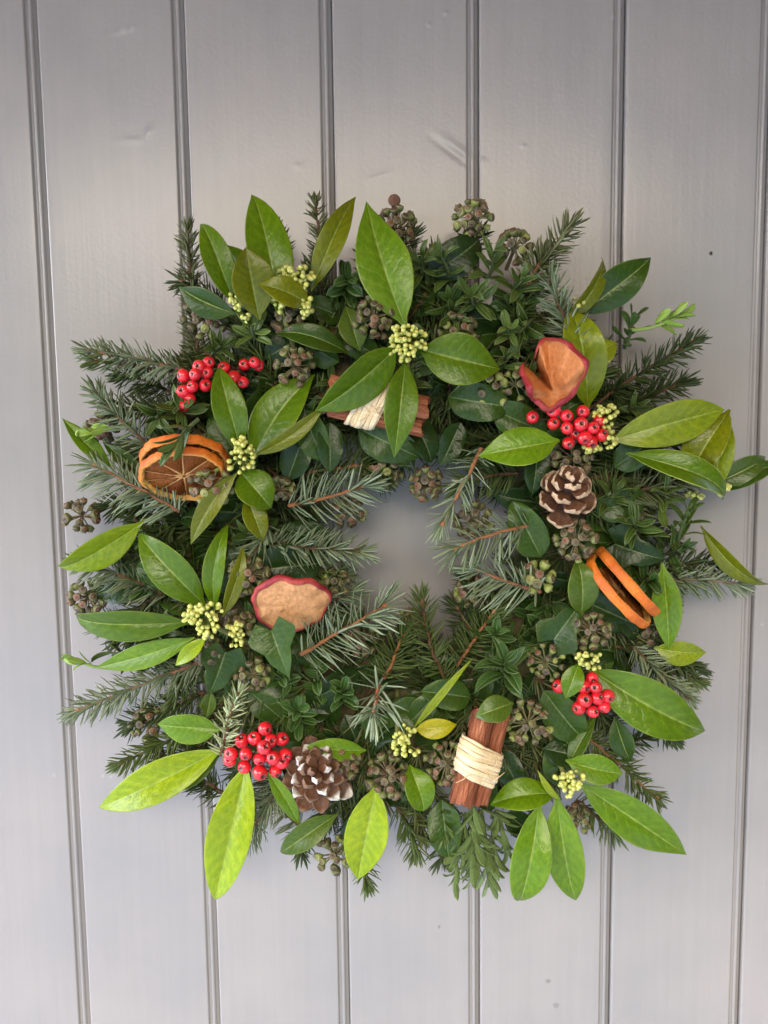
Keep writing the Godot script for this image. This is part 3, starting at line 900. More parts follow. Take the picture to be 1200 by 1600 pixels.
# a dried slice of apple: surf(x, y) gives its height, both as shares of the radius
func apple_slice(label: String, c: Vector3, n: Vector3, r: float, thick: float, roll: float, surf: Callable, flesh: Color) -> void:
	var t := thing("dried_apple_slice", label, "apple slice", c, "dried apple slices")
	var f := outward(n, roll)
	var rows := 16
	var seg := 64
	var ph := rng.randf() * TAU
	var spot := func(i: int, j: int, up: float) -> Vector3:
		var a := TAU * j / seg
		var v := i / float(rows - 1)
		var rr := v * (1.0 + 0.04 * sin(a * 3.0 + ph) + 0.03 * sin(a * 7.0 + ph))
		var x := cos(a) * rr
		var y := sin(a) * rr
		var h: float = 0.035 * noise.get_noise_2d(x * 45.0, y * 45.0 + ph * 9.0) + 0.03 * v * v * sin(a * 9.0 + ph)
		return ((surf.call(x, y) as Vector3) + Vector3(0, 0, h + up * thick / r * (1.0 - 0.2 * v))) * r
	var m := Build.new()
	for side in [0.5, -0.5]:
		var first := m.v.size()
		for i in rows:
			for j in seg:
				var nn := noise.get_noise_3d(i * 6.0, j * 3.0, ph * 10.0)
				var cc := tone(flesh, 1.0 + 0.15 * nn).lerp(Color(0.30, 0.12, 0.05), clampf((nn - 0.25) * 2.2, 0, 0.5))
				m.add(f * (spot.call(i, j, side) as Vector3), cc)
		for i in rows - 1:
			for j in seg:
				var k := (j + 1) % seg
				if side > 0: m.quad(first + i * seg + j, first + (i + 1) * seg + j, first + (i + 1) * seg + k, first + i * seg + k)
				else: m.quad(first + i * seg + j, first + i * seg + k, first + (i + 1) * seg + k, first + (i + 1) * seg + j)
	part("flesh", m.mesh(M.apple), t)
	var e := Build.new()
	var prof := [[0.955, 0.52], [1.0, 0.66], [1.05, 0.45], [1.075, 0.0], [1.05, -0.45], [1.0, -0.62], [0.955, -0.52]]
	for j in seg:
		var a := TAU * j / seg
		for k in prof.size():
			var at_rim: Vector3 = spot.call(rows - 1, j, 0.0)
			var inner: Vector3 = spot.call(rows - 3, j, 0.0)
			var outdir := (at_rim - inner).normalized()
			var tangent: Vector3 = ((spot.call(rows - 1, (j + 1) % seg, 0.0) as Vector3) - (spot.call(rows - 1, (j + seg - 1) % seg, 0.0) as Vector3)).normalized()
			var nrm := outdir.cross(tangent).normalized()
			var p: Vector3 = at_rim + outdir * r * (prof[k][0] - 1.0) * (1.1 + 0.5 * noise.get_noise_1d(a * 150.0 + ph * 40.0)) + nrm * thick * prof[k][1] * (0.95 + 0.25 * noise.get_noise_2d(a * 70.0, ph))
			var cc := Color(0.30, 0.014, 0.030).lerp(Color(0.46, 0.060, 0.055), 0.5 + 0.5 * sin(a * 4.0 + k + ph))
			if k == 0 or k == prof.size() - 1: cc = cc.lerp(flesh, 0.4)
			e.add(f * p, tone(cc, 1.0 + 0.25 * noise.get_noise_2d(a * 90.0, k * 30.0)))
	for j in seg:
		for k in prof.size() - 1:
			var j2 := (j + 1) % seg
			e.quad(j * prof.size() + k + 1, j2 * prof.size() + k + 1, j2 * prof.size() + k, j * prof.size() + k)
	part("skin", e.mesh(M.apple), t)


# ---------------------------------------------------------------- the door
func plank(x0: float, x1: float, y0: float, y1: float, k: int) -> ArrayMesh:
	# section across one board: groove wall, chamfer, face, chamfer, groove, round bead
	var sec: Array = [[x0 + 0.0012, -0.0075], [x0 + 0.0013, -0.0030], [x0 + 0.0015, -0.0010], [x0 + 0.0021, -0.0003], [x0 + 0.0032, 0.0]]
	for i in range(1, 10): sec.append([lerpf(x0 + 0.0032, x1 - 0.0082, i / 10.0), 0.0])
	sec.append_array([[x1 - 0.0082, 0.0], [x1 - 0.0073, -0.0003], [x1 - 0.0069, -0.0012], [x1 - 0.0067, -0.0022], [x1 - 0.0058, -0.0025], [x1 - 0.0050, -0.0022], [x1 - 0.0047, -0.0018], [x1 - 0.0041, -0.0009], [x1 - 0.0032, -0.0006], [x1 - 0.0022, -0.0010], [x1 - 0.0016, -0.0020], [x1 - 0.0013, -0.0028], [x1 + 0.0001, -0.0033], [x1 + 0.0012, -0.0044], [x1 + 0.0012, -0.0075]])
	var m := Build.new()
	var rows := 90
	var cols := sec.size()
	var proud: float = [0.0, 0.0003, -0.0002, 0.0002, 0.0, 0.0004, -0.0003, 0.0001, 0.0003, 0.0, 0.0002, -0.0001, 0.0][k]
	for i in rows:
		var y := lerpf(y0, y1, i / float(rows - 1))
		for s in sec:
			var x: float = s[0]
			var wave := 0.00022 * noise.get_noise_3d(x * 300.0, y * 45.0, k * 40.0) + 0.00035 * noise.get_noise_3d(k * 70.0, y * 18.0, 3.0)
			m.add(Vector3(x, y, s[1] + wave + proud), Color(0.348, 0.327, 0.316), Vector2((x - DOOR_X) / DOOR_W, (DOOR_TOP - y) / DOOR_H))
	m.sheet(0, rows, cols)
	return m.mesh(M.paint)


func _ready() -> void:
	rng.seed = 20241
	noise.seed = 7
	noise.frequency = 0.05
	# camera: a phone held a little above the wreath, tipped down by six degrees
	var pitch := atan(1.0 / (12400.0 / FOCAL))
	look = Basis(Vector3.RIGHT, -pitch) * Basis(Vector3(0, 0, 1), -atan(160.0 / 12400.0))
	eye = Vector3(0, 1.45 + AWAY * tan(pitch), AWAY)
	eye.x -= at(739, 800, 0).x
	var cam := Camera3D.new()
	cam.name = "camera"
	cam.fov = rad_to_deg(2.0 * atan(800.0 / FOCAL))
	cam.near = 0.02
	cam.far = 300.0
	cam.transform = Transform3D(look, eye)
	add_child(cam)
	cam.current = true
	# overcast sky in front of the porch
	var env := Environment.new()
	env.background_mode = Environment.BG_SKY
	var sky := Sky.new()
	var sm := ProceduralSkyMaterial.new()
	sm.sky_top_color = Color(0.52, 0.71, 1.0)
	sm.sky_horizon_color = Color(1.0, 0.965, 0.90)
	sm.sky_curve = 0.35
	sm.ground_bottom_color = Color(0.5, 0.5, 0.5)
	sm.ground_horizon_color = Color(0.7, 0.7, 0.7)
	sm.energy_multiplier = 1.6
	sky.sky_material = sm
	env.sky = sky
	env.tonemap_mode = Environment.TONE_MAPPER_LINEAR
	env.tonemap_exposure = 9.2
	env.sdfgi_enabled = true
	env.ssao_enabled = true
	env.ssil_enabled = true
	var we := WorldEnvironment.new()
	we.name = "world_environment"
	we.environment = env
	add_child(we)
	var sun := DirectionalLight3D.new()
	sun.name = "sun"
	sun.light_energy = 0.15
	sun.light_color = Color(1.0, 0.95, 0.87)
	sun.light_angular_distance = 34.0
	sun.shadow_enabled = true
	sun.look_at_from_position(Vector3(-0.06, 0.34, 1.0), Vector3.ZERO)
	add_child(sun)

	materials()

	# ---- setting
	var g := Build.new()
	for p in [Vector3(-60, 0, -20), Vector3(-60, 0, 100), Vector3(60, 0, 100), Vector3(60, 0, -20)]: g.add(p, Color(0.45, 0.365, 0.28))
	g.quad(0, 1, 2, 3)
	structure("ground", g.mesh(M.paving), Vector3.ZERO)
	var hedge := Build.new()
	var hb := BoxMesh.new()
	hb.size = Vector3(30, 3.0, 1.2)
	var ha := hb.get_mesh_arrays()
	for p in ha[Mesh.ARRAY_VERTEX]: hedge.add(p, Color(0.05, 0.075, 0.03))
	for i in ha[Mesh.ARRAY_INDEX]: hedge.ix.append(i)
	structure("hedge", hedge.mesh(M.moss), Vector3(0, 1.5, 9.0))
	var side_hedge := Build.new()
	hb.size = Vector3(0.9, 3.4, 7.0)
	ha = hb.get_mesh_arrays()
	for p in ha[Mesh.ARRAY_VERTEX]: side_hedge.add(p, Color(0.05, 0.075, 0.03))
	for i in ha[Mesh.ARRAY_INDEX]: side_hedge.ix.append(i)
	structure("hedge", side_hedge.mesh(M.moss), Vector3(3.4, 1.7, 4.9))
	var roof := Build.new()
	var bx := BoxMesh.new()
	bx.size = Vector3(3.2, 0.12, 1.42)
	var ar := bx.get_mesh_arrays()
	for i in ar[Mesh.ARRAY_VERTEX].size(): roof.add(ar[Mesh.ARRAY_VERTEX][i], Color(0.64, 0.29, 0.10))
	for i in ar[Mesh.ARRAY_INDEX]: roof.ix.append(i)
	structure("porch_ceiling", roof.mesh(M.soffit), Vector3(0, 2.06 + 0.06, 0.70))

	var pier := Build.new()
	var pb := BoxMesh.new()
	pb.size = Vector3(0.2, 2.05, 0.62)
	var pa := pb.get_mesh_arrays()
	for p in pa[Mesh.ARRAY_VERTEX]: pier.add(p, Color(0.16, 0.13, 0.11))
	for i in pa[Mesh.ARRAY_INDEX]: pier.ix.append(i)
	structure("porch_side_wall", pier.mesh(M.soffit), Vector3(1.0, 1.03, 0.32))

	# ---- door: boards a hand wide with a bead worked on one edge of each
	var door := thing("plank_door", "grey painted plank door with beaded joints, filling the background behind the wreath", "door", Vector3.ZERO)
	for k in 13:
		part("plank", plank(-0.7 + k * 0.1 + 0.0035, -0.6 + k * 0.1 + 0.0035, 0.02, 2.05, k), door)

	# ---- nail
	var n0 := at(618, 352, -0.004)
	var n1 := at(616, 313, 0.026)
	var nail := thing("nail", "rusty round-headed nail in the door above the top of the wreath", "nail", n0)
	var nb := Build.new()
	nb.tube([Vector3.ZERO, (n1 - n0) * 0.5, n1 - n0], [0.0021, 0.002, 0.0021], 10, Color(0.12, 0.07, 0.05))
	part("shank", nb.mesh(M.rust), nail)
	var nh := Build.new()
	nh.lathe([Vector2(0.4, -0.3), Vector2(0.92, -0.25), Vector2(1.0, 0.0), Vector2(0.93, 0.25), Vector2(0.6, 0.36), Vector2(0.0, 0.4)], [Color(0.12, 0.07, 0.05), Color(0.13, 0.07, 0.05), Color(0.2, 0.11, 0.08), Color(0.25, 0.14, 0.1), Color(0.26, 0.145, 0.1), Color(0.24, 0.13, 0.1)], 18, Transform3D(outward(n1 - n0 + Vector3(0, 0, 0.02)).scaled_local(Vector3.ONE * 0.0042), n1 - n0))
	part("head", nh.mesh(M.rust), nail)

	ornaments()
	wreath()


func ornaments() -> void:
	var z1 := 0.078
	red_bunch("bunch of red berries left of a narrow upright leaf, above the pair of orange slices", at(305, 596, 0.05), [[287, 587], [305, 585, 0.5], [324, 582], [326, 566], [311, 573], [301, 604, 0.3], [321, 602], [287, 612], [297, 623], [287, 634, -0.5]], 10.2, z1)
	red_bunch("few red berries half hidden among dark leaves, right of a narrow upright leaf", at(375, 580, 0.05), [[350, 575], [366, 589, 0.3], [380, 597], [398, 567], [382, 570, -0.6], [404, 571, -0.5]], 10.0, 0.07)
	red_bunch("bunch of red berries below the curled apple slice and above a pine cone", at(900, 662, 0.055), [[865, 641], [865, 662, 0.2], [885, 650], [911, 643], [886, 669, 0.4], [907, 663, 0.5], [936, 658], [926, 669, 0.3], [940, 680], [913, 684, 0.3], [923, 690], [888, 692, 0.2], [832, 652, -0.8], [900, 678, -0.4]], 11.0, 0.082)
	red_bunch("largest bunch of red berries, beside the pine cone with white tips", at(403, 1172, 0.055), [[414, 1138], [398, 1154], [423, 1157], [412, 1168, 0.8], [384, 1178, 0.5], [405, 1186, 0.3], [427, 1184, 0.3], [361, 1178], [359, 1188], [382, 1198], [406, 1207, 0.3], [430, 1204], [440, 1190], [445, 1180], [440, 1155, -0.5], [378, 1158, -0.8]], 12.2, 0.085)
	red_bunch("bunch of red berries under a large dark leaf at lower right", at(917, 1085, 0.055), [[925, 1060], [912, 1073], [931, 1074, 0.2], [949, 1087], [913, 1094, 0.5], [933, 1091, 0.4], [926, 1112, 0.2], [944, 1104], [874, 1072, -0.4], [905, 1106]], 11.8, 0.08)
	cone("open brown pine cone with pale rims under the right-hand red berries", 887, 766, 0.082, 50, Vector3(0.02, 0.58, 0.82), 17, Color(0.70, 0.49, 0.31), 1.0, 0.0, 1.0)
	cone("brown pine cone with white painted tips near the bottom of the wreath", 497, 1206, 0.082, 64, Vector3(0.05, 0.5, 0.86), 30, Color(0.5, 0.4, 0.3), 1.3, 0.5, 0.60)
	cinnamon("cinnamon bundle lying across behind two leaves, above the hole of the wreath", at(512, 618, 0.079), at(664, 652, 0.076), 0.0078, 0.0064, -0.07, 0.0165, -0.25, PI / 2 * 0.06)
	cinnamon("upright cinnamon bundle at lower right, tied with wide pale raffia", at(731, 1258, 0.088), at(768, 1112, 0.08), 0.0086, 0.0056, -0.03, 0.0195, -0.22, 0.40)
	orange_slice("rear dried orange slice of the left-hand pair, only its upper rim showing", at(289, 722, 0.071), Vector3(0.07, -0.80, 0.58), 0.0277, 0.0068, 0.4)
	orange_slice("front dried orange slice of the left-hand pair, its dark segments facing out", at(288, 742, 0.078), Vector3(0.07, -0.80, 0.60), 0.0272, 0.0060, 1.9)
	orange_slice("left dried orange slice of the pair seen on edge at right", at(967, 921, 0.066), Vector3(0.71, 0.645, 0.28), 0.0285, 0.0062, 0.2)
	orange_slice("right dried orange slice of the pair seen on edge at right", at(982, 909, 0.062), Vector3(0.735, 0.67, 0.08), 0.0282, 0.0066, 1.1)
	apple_slice("flat round dried apple slice with dark red skin, left of the hole", at(455, 944, 0.078), Vector3(0.15, -0.58, 0.80), 0.0232, 0.0040, PI, func(x, y): return Vector3(x, y, 0.10 * x * y + 0.06 * sin(x * 2.0) - 0.35 * maxf(0.0, x * 0.85 + y * 0.35 - 0.5)), Color(0.72, 0.385, 0.17))
	apple_slice("tightly curled dried apple slice above the right-hand red berries", at(857, 582, 0.085), Vector3(-0.05, -0.1, 1.0), 0.0208, 0.0036, PI, curl, Color(0.66, 0.26, 0.085))


func wreath() -> void:
	var base := at(620, 850, 0.0)
	var w := thing("wreath", "evergreen wreath of fir, ivy and glossy leaves hanging on the plank door", "wreath", base)
	# the bound ring that carries everything
	var ring := Build.new()
	var big := 64
	var little := 18
	for i in big:
		var a := TAU * i / big
		for j in little:
			var b := TAU * j / little
			var lump := 1.0 + 0.25 * noise.get_noise_3d(cos(a) * 60.0, sin(a) * 60.0, b * 8.0)
			var rr := 0.122 + 0.040 * cos(b) * lump
			ring.add(Vector3(cos(a) * rr, sin(a) * rr * 1.03, 0.022 + 0.019 * sin(b) * lump), Color(0.055, 0.070, 0.022).lerp(Color(0.085, 0.06, 0.03), clampf(0.5 + noise.get_noise_3d(i * 9.0, j * 9.0, 0) * 1.5, 0, 1)))
	for i in big:
		for j in little:
			var i2 := (i + 1) % big
			var j2 := (j + 1) % little
			ring.quad(i * little + j, i2 * little + j, i2 * little + j2, i * little + j2)
	part("moss_ring", ring.mesh(M.moss), w)
	skimmias(w)
	firs(w)
	leaves_small(w)
	ivies(w)
	filler(w)


func skimmias(w: Node3D) -> void:
	skimmia(w, Vector2(480, 600), Vector3(440, 485, 0.068), [
		[437, 492, 6.8, 393, 304, 5.5, 70, "fresh", {"arch": 0.5, "fold": 0.3}], [368, 478, 6, 313, 350, 5, 46, "mid", {"side": 0.2}], [405, 470, 5.5, 350, 381, 5, 56, "mid"],
		[405, 500, 7.6, 384, 386, 8.4, 70, "olive", {"arch": 0.2, "a": 0.9, "b": 0.5}], [368, 490, 6.6, 279, 448, 5.5, 44, "dark", {"fold": 0.4, "side": 0.2}],
		[484, 478, 7.6, 402, 444, 8.6, 46, "olive", {"arch": 0.8, "side": -0.3}], [486, 455, 6.6, 556, 307, 5.6, 40, "olive", {"side": -0.2, "fold": 0.35}]],
		[[462, 438, 30, 28, 7.4, 46], [478, 478, 14, 22, 7.4, 22], [436, 470, 12, 22, 7.4, 20], [368, 472, 10, 18, 6.8, 14], [385, 497, 8, 10, 6.8, 6]])
	skimmia(w, Vector2(640, 650), Vector3(635, 540, 0.078), [
		[634, 512, 7.2, 572, 314, 6.0, 88, "fresh", {"arch": 0.35, "fold": 0.3, "side": 0.15}], [622, 541, 8.6, 492, 642, 8.6, 70, "mid", {"arch": 0.8, "side": -0.15}], [654, 545, 8.2, 782, 577, 7.8, 84, "mid", {"fold": 0.2, "side": -0.1}],
		[634, 562, 8.6, 616, 716, 9.2, 54, "mid", {"arch": 0.4, "side": -0.12, "turn": 0.2}], [562, 548, 6.6, 540, 478, 6.0, 46, "soft", {"arch": 0.6}], [545, 552, 6.6, 432, 522, 6.4, 34, "dark", {"twist": 0.5}]],
		[[636, 535, 33, 34, 8.8, 74]])
	skimmia(w, Vector2(420, 800), Vector3(380, 715, 0.075), [
		[376, 704, 8, 343, 573, 7.6, 54, "mid", {"side": -0.15}], [394, 718, 7.0, 492, 585, 6.5, 72, "mid", {"side": 0.25, "arch": 0.5}], [396, 712, 8.4, 510, 631, 8.0, 24, "olive", {"side": -0.25, "fold": 0.5, "twist": 0.5}],
		[376, 738, 8.0, 424, 794, 8.2, 64, "mid", {"arch": 0.7, "a": 0.6, "b": 0.5}], [384, 775, 7.4, 411, 847, 7.4, 40, "olive", {"arch": 0.5}], [372, 738, 8.6, 298, 851, 8.2, 34, "olive", {"side": -0.6, "fold": 0.4}]],
		[[378, 712, 24, 30, 8.8, 44]])
	skimmia(w, Vector2(420, 1020), Vector3(318, 970, 0.075), [
		[322, 948, 7.4, 216, 833, 6.6, 66, "mid", {"fold": 0.35, "arch": 0.6}], [300, 972, 7.8, 120, 957, 6.2, 54, "mid", {"arch": 0.9, "fold": 0.35, "side": -0.1}], [304, 996, 7.6, 146, 1044, 6.2, 42, "fresh", {"fold": 0.3, "side": 0.15}],
		[322, 996, 8.4, 274, 1040, 8.4, 26, "lime", {"arch": 0.4}], [336, 952, 7.6, 357, 818, 7.4, 34, "mid", {"side": 0.25, "fold": 0.5}], [348, 964, 8.2, 379, 852, 7.8, 26, "olive", {"side": 0.1, "fold": 0.5, "twist": 0.4}]],
		[[318, 966, 34, 30, 8.8, 66], [368, 990, 20, 24, 8.2, 24]])
	skimmia(w, Vector2(300, 800), Vector3(220, 815, 0.055), [[224, 815, 6.6, 90, 884, 6.2, 58, "lime", {"arch": 0.6, "fold": 0.3}], [175, 730, 5.2, 97, 653, 5.5, 30, "fresh", {"side": 0.3, "fold": 0.5, "twist": 0.3}], [232, 748, 5.5, 160, 690, 5.0, 26, "dark"]], [])
	skimmia(w, Vector2(400, 1100), Vector3(352, 1165, 0.06), [
		[345, 1140, 7, 246, 1131, 6.4, 56, "fresh", {"fold": 0.3, "side": -0.2}], [350, 1168, 6.6, 154, 1262, 6.0, 68, "lime", {"fold": 0.35, "side": 0.15, "arch": 0.5}], [385, 1190, 7, 336, 1406, 6.8, 76, "lime", {"fold": 0.45, "arch": 0.35, "side": 0.12, "a": 0.7, "b": 0.6}],
		[345, 1178, 5.6, 262, 1236, 5.2, 40, "soft"], [416, 1205, 6.8, 468, 1290, 6.4, 28, "fresh", {"side": 0.2, "fold": 0.4}], [528, 1272, 6.2, 438, 1331, 6.0, 44, "soft", {"side": -0.2}], [330, 1080, 6.0, 322, 1122, 6.0, 26, "soft"]], [])
	skimmia(w, Vector2(620, 1080), Vector3(622, 1165, 0.075), [
		[588, 1226, 7.6, 559, 1374, 7.4, 74, "lime", {"fold": 0.4, "arch": 0.3, "a": 0.75, "b": 0.6}], [640, 1195, 7.4, 660, 1268, 7.6, 50, "fresh", {"arch": 1.1, "side": -0.5}], [572, 1172, 7.6, 476, 1165, 7.8, 38, "fresh", {"fold": 0.35, "side": 0.3}],
		[648, 1140, 7.6, 714, 1132, 7.4, 36, "yellow", {"arch": 0.5}], [802, 1098, 9.4, 742, 1120, 9.8, 46, "soft", {"arch": 0.8, "fold": 0.1}], [644, 1140, 7.8, 739, 1028, 8.4, 14, "pale", {"fold": 0.8}], [640, 1128, 6.5, 684, 1078, 6.4, 40, "dark"]],
		[[634, 1160, 24, 28, 8.4, 40]])
	skimmia(w, Vector2(850, 1120), Vector3(885, 1222, 0.072), [
		[902, 1222, 6.8, 1073, 1336, 5.8, 72, "fresh", {"fold": 0.35, "arch": 0.5, "side": 0.1}], [870, 1240, 7.0, 900, 1407, 6.2, 64, "fresh", {"fold": 0.3, "side": -0.1, "twist": 0.1, "tip": 0.2}], [842, 1252, 6.8, 812, 1407, 6.4, 68, "fresh", {"fold": 0.3, "side": 0.15, "twist": -0.1, "tip": 0.2}],
		[870, 1240, 7.4, 766, 1258, 7.2, 54, "fresh", {"fold": 0.3, "side": -0.15}], [884, 1188, 7.2, 974, 1208, 7.0, 50, "fresh", {"fold": 0.3, "side": -0.2}], [888, 1196, 6.8, 932, 1118, 6.6, 34, "soft"], [840, 1204, 8.0, 878, 1248, 7.6, 12, "pale", {"fold": 0.7, "twist": 0.4}]],
		[[889, 1222, 26, 24, 8.2, 40]])
	skimmia(w, Vector2(860, 980), Vector3(915, 1040, 0.07), [
		[918, 1042, 7.2, 1102, 1142, 6.4, 86, "mid", {"fold": 0.3, "arch": 0.6, "side": -0.15}], [905, 1036, 7.8, 884, 1092, 8.0, 38, "mid", {"arch": 0.6}], [1035, 880, 6.4, 1044, 1016, 6.2, 48, "fresh", {"fold": 0.4}],
		[1022, 1012, 5.8, 1104, 1019, 5.6, 44, "pale", {"arch": 0.5, "side": -0.2}], [908, 960, 7.2, 900, 874, 7.2, 50, "soft", {"fold": 0.3}], [960, 1088, 6.2, 1022, 1122, 6.0, 36, "mid"], [960, 1120, 5.8, 985, 1190, 5.6, 40, "dark"]],
		[[922, 1030, 24, 16, 8.2, 26]])
	skimmia(w, Vector2(850, 650), Vector3(940, 680, 0.07), [
		[950, 690, 7.6, 1132, 640, 7.4, 72, "pale", {"fold": 0.25, "arch": 0.5, "side": 0.15, "b": 0.45}], [1140, 640, 7.0, 1082, 745, 6.6, 62, "olive", {"fold": 0.5, "side": 0.3, "arch": 0.7, "b": 0.4}], [1136, 650, 6.8, 1118, 768, 6.6, 44, "pale", {"fold": 0.4, "arch": 0.8}], [874, 688, 8.0, 747, 713, 8.2, 66, "fresh", {"fold": 0.25, "side": 0.12}],
		[978, 708, 7.4, 1128, 782, 7.0, 44, "mid", {"side": -0.3, "twist": -0.5, "edge": Color(0.35, 0.42, 0.1)}], [1118, 755, 6.0, 1196, 713, 5.8, 42, "soft"], [1128, 768, 5.8, 1215, 728, 5.8, 34, "dark", {"fold": 0.5}], [1095, 822, 5.2, 1205, 912, 5.6, 30, "olive", {"twist": 0.6, "fold": 0.4}]],
		[[946, 650, 20, 22, 7.8, 30], [955, 690, 12, 16, 7.8, 14], [925, 700, 18, 8, 7.8, 12], [1130, 765, 14, 12, 6.4, 14], [1090, 775, 24, 10, 5.6, 10]])
	skimmia(w, Vector2(850, 600), Vector3(915, 610, 0.066), [
		[918, 640, 6.2, 893, 486, 6.2, 68, "pale", {"fold": 0.45, "side": -0.15, "b": 0.5}], [920, 562, 6.4, 963, 534, 6.0, 46, "pale", {"arch": 0.5, "a": 0.5}], [906, 492, 5.6, 1017, 402, 5.6, 60, "dark", {"fold": 0.15, "side": 0.1}], [884, 498, 6.2, 940, 402, 5.8, 30, "olive", {"side": -0.5, "twist": 0.5, "fold": 0.5}]],
		[[908, 472, 14, 12, 6.2, 7]])


func firs(w: Node3D) -> void:
	var orange := {"bark": Color(0.29, 0.115, 0.04)}
	fir(w, [308, 560, 4, 293, 362, 4.2, 30, "dull"], {"bow": 0})
	fir(w, [505, 470, 4, 494, 318, 4.2, 24, "dull"])
	fir(w, [330, 590, 4.5, 150, 566, 5.5, 34, "green"], {"droop": 0.0, "dense": 0.6})
	fir(w, [285, 578, 6, 140, 548, 5.0, 34, "grey"], {"bark": Color(0.3, 0.14, 0.07)})
	fir(w, [240, 700, 6, 150, 615, 5.6, 38, "grey"])
	fir(w, [280, 800, 7, 148, 728, 6, 50, "blue"], {"droop": -0.55, "lie": 0.6, "bark": Color(0.24, 0.10, 0.05)})
	fir(w, [260, 930, 5, 128, 880, 5, 40, "grey"], {"droop": -0.3})
	fir(w, [330, 1030, 5.5, 122, 1110, 5.8, 40, "grey"], {"lie": 0.6, "bark": Color(0.25, 0.1, 0.06)})
	fir(w, [330, 1120, 4.4, 190, 1192, 4.5, 34, "green"])
	fir(w, [345, 1180, 7.4, 372, 1085, 7.8, 30, "pale"], {"lie": 0.2})
	fir(w, [450, 1210, 5, 390, 1308, 5.5, 42, "grey"])
	fir(w, [330, 1240, 3.6, 240, 1170, 3.8, 30, "dark"])
	fir(w, [820, 450, 6, 888, 356, 5.8, 38, "dull"], {"lie": 0.6, "bark": Color(0.28, 0.12, 0.06)})
	fir(w, [900, 545, 7, 862, 440, 6.6, 40, "grey"])
	fir(w, [800, 520, 5, 845, 405, 5, 46, "green"])
	fir(w, [920, 640, 4.5, 1082, 535, 4.4, 36, "dark"], {"lie": 0.3})
	fir(w, [930, 660, 4, 1060, 600, 3.6, 40, "dark"])
	fir(w, [960, 780, 5.5, 1115, 735, 5.2, 42, "dull"])
	fir(w, [1010, 905, 5, 1160, 912, 4.6, 36, "grey"], {"bark": Color(0.2, 0.14, 0.1), "lie": 0.6})
	fir(w, [1000, 880, 4.4, 1110, 880, 4.2, 40, "dark"])
	fir(w, [990, 1010, 6, 1075, 1090, 5.6, 32, "grey"])
	fir(w, [905, 1140, 5, 1025, 1245, 4.6, 34, "green"], {"bark": Color(0.22, 0.1, 0.04)})
	fir(w, [930, 1180, 4, 1010, 1150, 4, 32, "dark"])
	for e in [[310, 650, 4.6, 185, 640, 4.6, 40, "dark"], [300, 1000, 4.2, 165, 975, 4.2, 40, "green"], [310, 870, 4.4, 180, 858, 4.4, 42, "dark"], [330, 700, 4, 200, 700, 4, 40, "green"], [360, 1250, 4.2, 300, 1210, 4.4, 36, "dark"], [960, 1010, 4.6, 1080, 1040, 4.6, 36, "dark"],
			[700, 1290, 4.2, 690, 1340, 4.4, 36, "dark"], [480, 1290, 4.2, 470, 1330, 4.2, 32, "dark"], [900, 1250, 4, 960, 1300, 4, 36, "green"], [430, 420, 4, 430, 370, 4, 34, "dark"], [1000, 700, 4.4, 1080, 680, 4.4, 36, "dark"],
			[280, 620, 4, 195, 585, 3.6, 38, "dark"], [290, 770, 4, 175, 790, 3.6, 40, "dark"], [280, 900, 3.8, 165, 920, 3.4, 40, "green"], [300, 950, 4, 190, 1000, 3.6, 38, "dark"], [320, 1080, 4, 205, 1130, 3.6, 38, "dark"], [350, 1150, 4, 260, 1190, 3.8, 36, "dark"],
			[440, 1200, 4, 400, 1260, 4, 38, "dark"], [560, 1240, 4, 560, 1320, 4, 38, "dark"], [640, 1240, 4, 660, 1300, 4, 38, "dull"], [800, 1250, 4, 830, 1300, 4, 36, "dark"], [980, 1100, 4, 1050, 1150, 3.8, 36, "dark"], [1000, 1040, 4, 1085, 1060, 3.8, 34, "green"],
			[350, 480, 4, 285, 440, 3.8, 34, "dark"], [620, 420, 3.6, 640, 370, 3.4, 32, "dark"], [740, 400, 3.6, 745, 365, 3.6, 30, "dark"]]: fir(w, e)
	# round the hole
	fir(w, [450, 790, 6.5, 566, 760, 6.4, 54, "blue"], orange.merged({"lie": 0.65, "dense": 0.7}))
	fir(w, [470, 740, 5, 610, 722, 5.0, 40, "green"], orange)
	fir(w, [420, 850, 6.4, 560, 862, 6.2, 42, "grey"], {"dense": 1.2})
	fir(w, [430, 880, 5, 530, 900, 5.2, 42, "green"])
	fir(w, [470, 1022, 7, 600, 946, 7.6, 60, "blue"], orange.merged({"lie": 0.7, "dense": 0.62, "droop": -0.2}))
	fir(w, [455, 950, 5, 545, 925, 5.4, 48, "grey"])
	fir(w, [752, 700, 7, 692, 818, 7.2, 42, "blue"], orange.merged({"dense": 0.45}))
	fir(w, [810, 740, 5, 722, 756, 4.8, 44, "green"])
	fir(w, [826, 822, 7, 712, 856, 7.4, 52, "blue"], orange.merged({"dense": 0.55, "droop": -0.4}))
	fir(w, [845, 925, 6.6, 748, 890, 6.8, 58, "blue"], {"dense": 0.8, "droop": -0.4, "bark": Color(0.25, 0.1, 0.05)})
	fir(w, [700, 1070, 5.5, 660, 940, 6.0, 42, "green"], {"bow": 14, "dense": 0.9})
	fir(w, [600, 1060, 5.5, 630, 990, 5.8, 46, "green"], orange)
	fir(w, [715, 1040, 5.5, 772, 955, 6, 42, "green"], orange)
	fir(w, [690, 1110, 4.5, 645, 1025, 4.5, 46, "dark"])
	fir(w, [755, 1020, 4.6, 715, 950, 4.4, 42, "dark"])
	fir(w, [560, 660, 5, 600, 740, 4.6, 44, "dark"])
	fir(w, [650, 660, 4.6, 625, 720, 4.2, 44, "dark"])
	fir(w, [800, 690, 5, 700, 700, 4.6, 44, "dark"])
	fir(w, [775, 955, 4.6, 735, 910, 4.4, 36, "dark"])
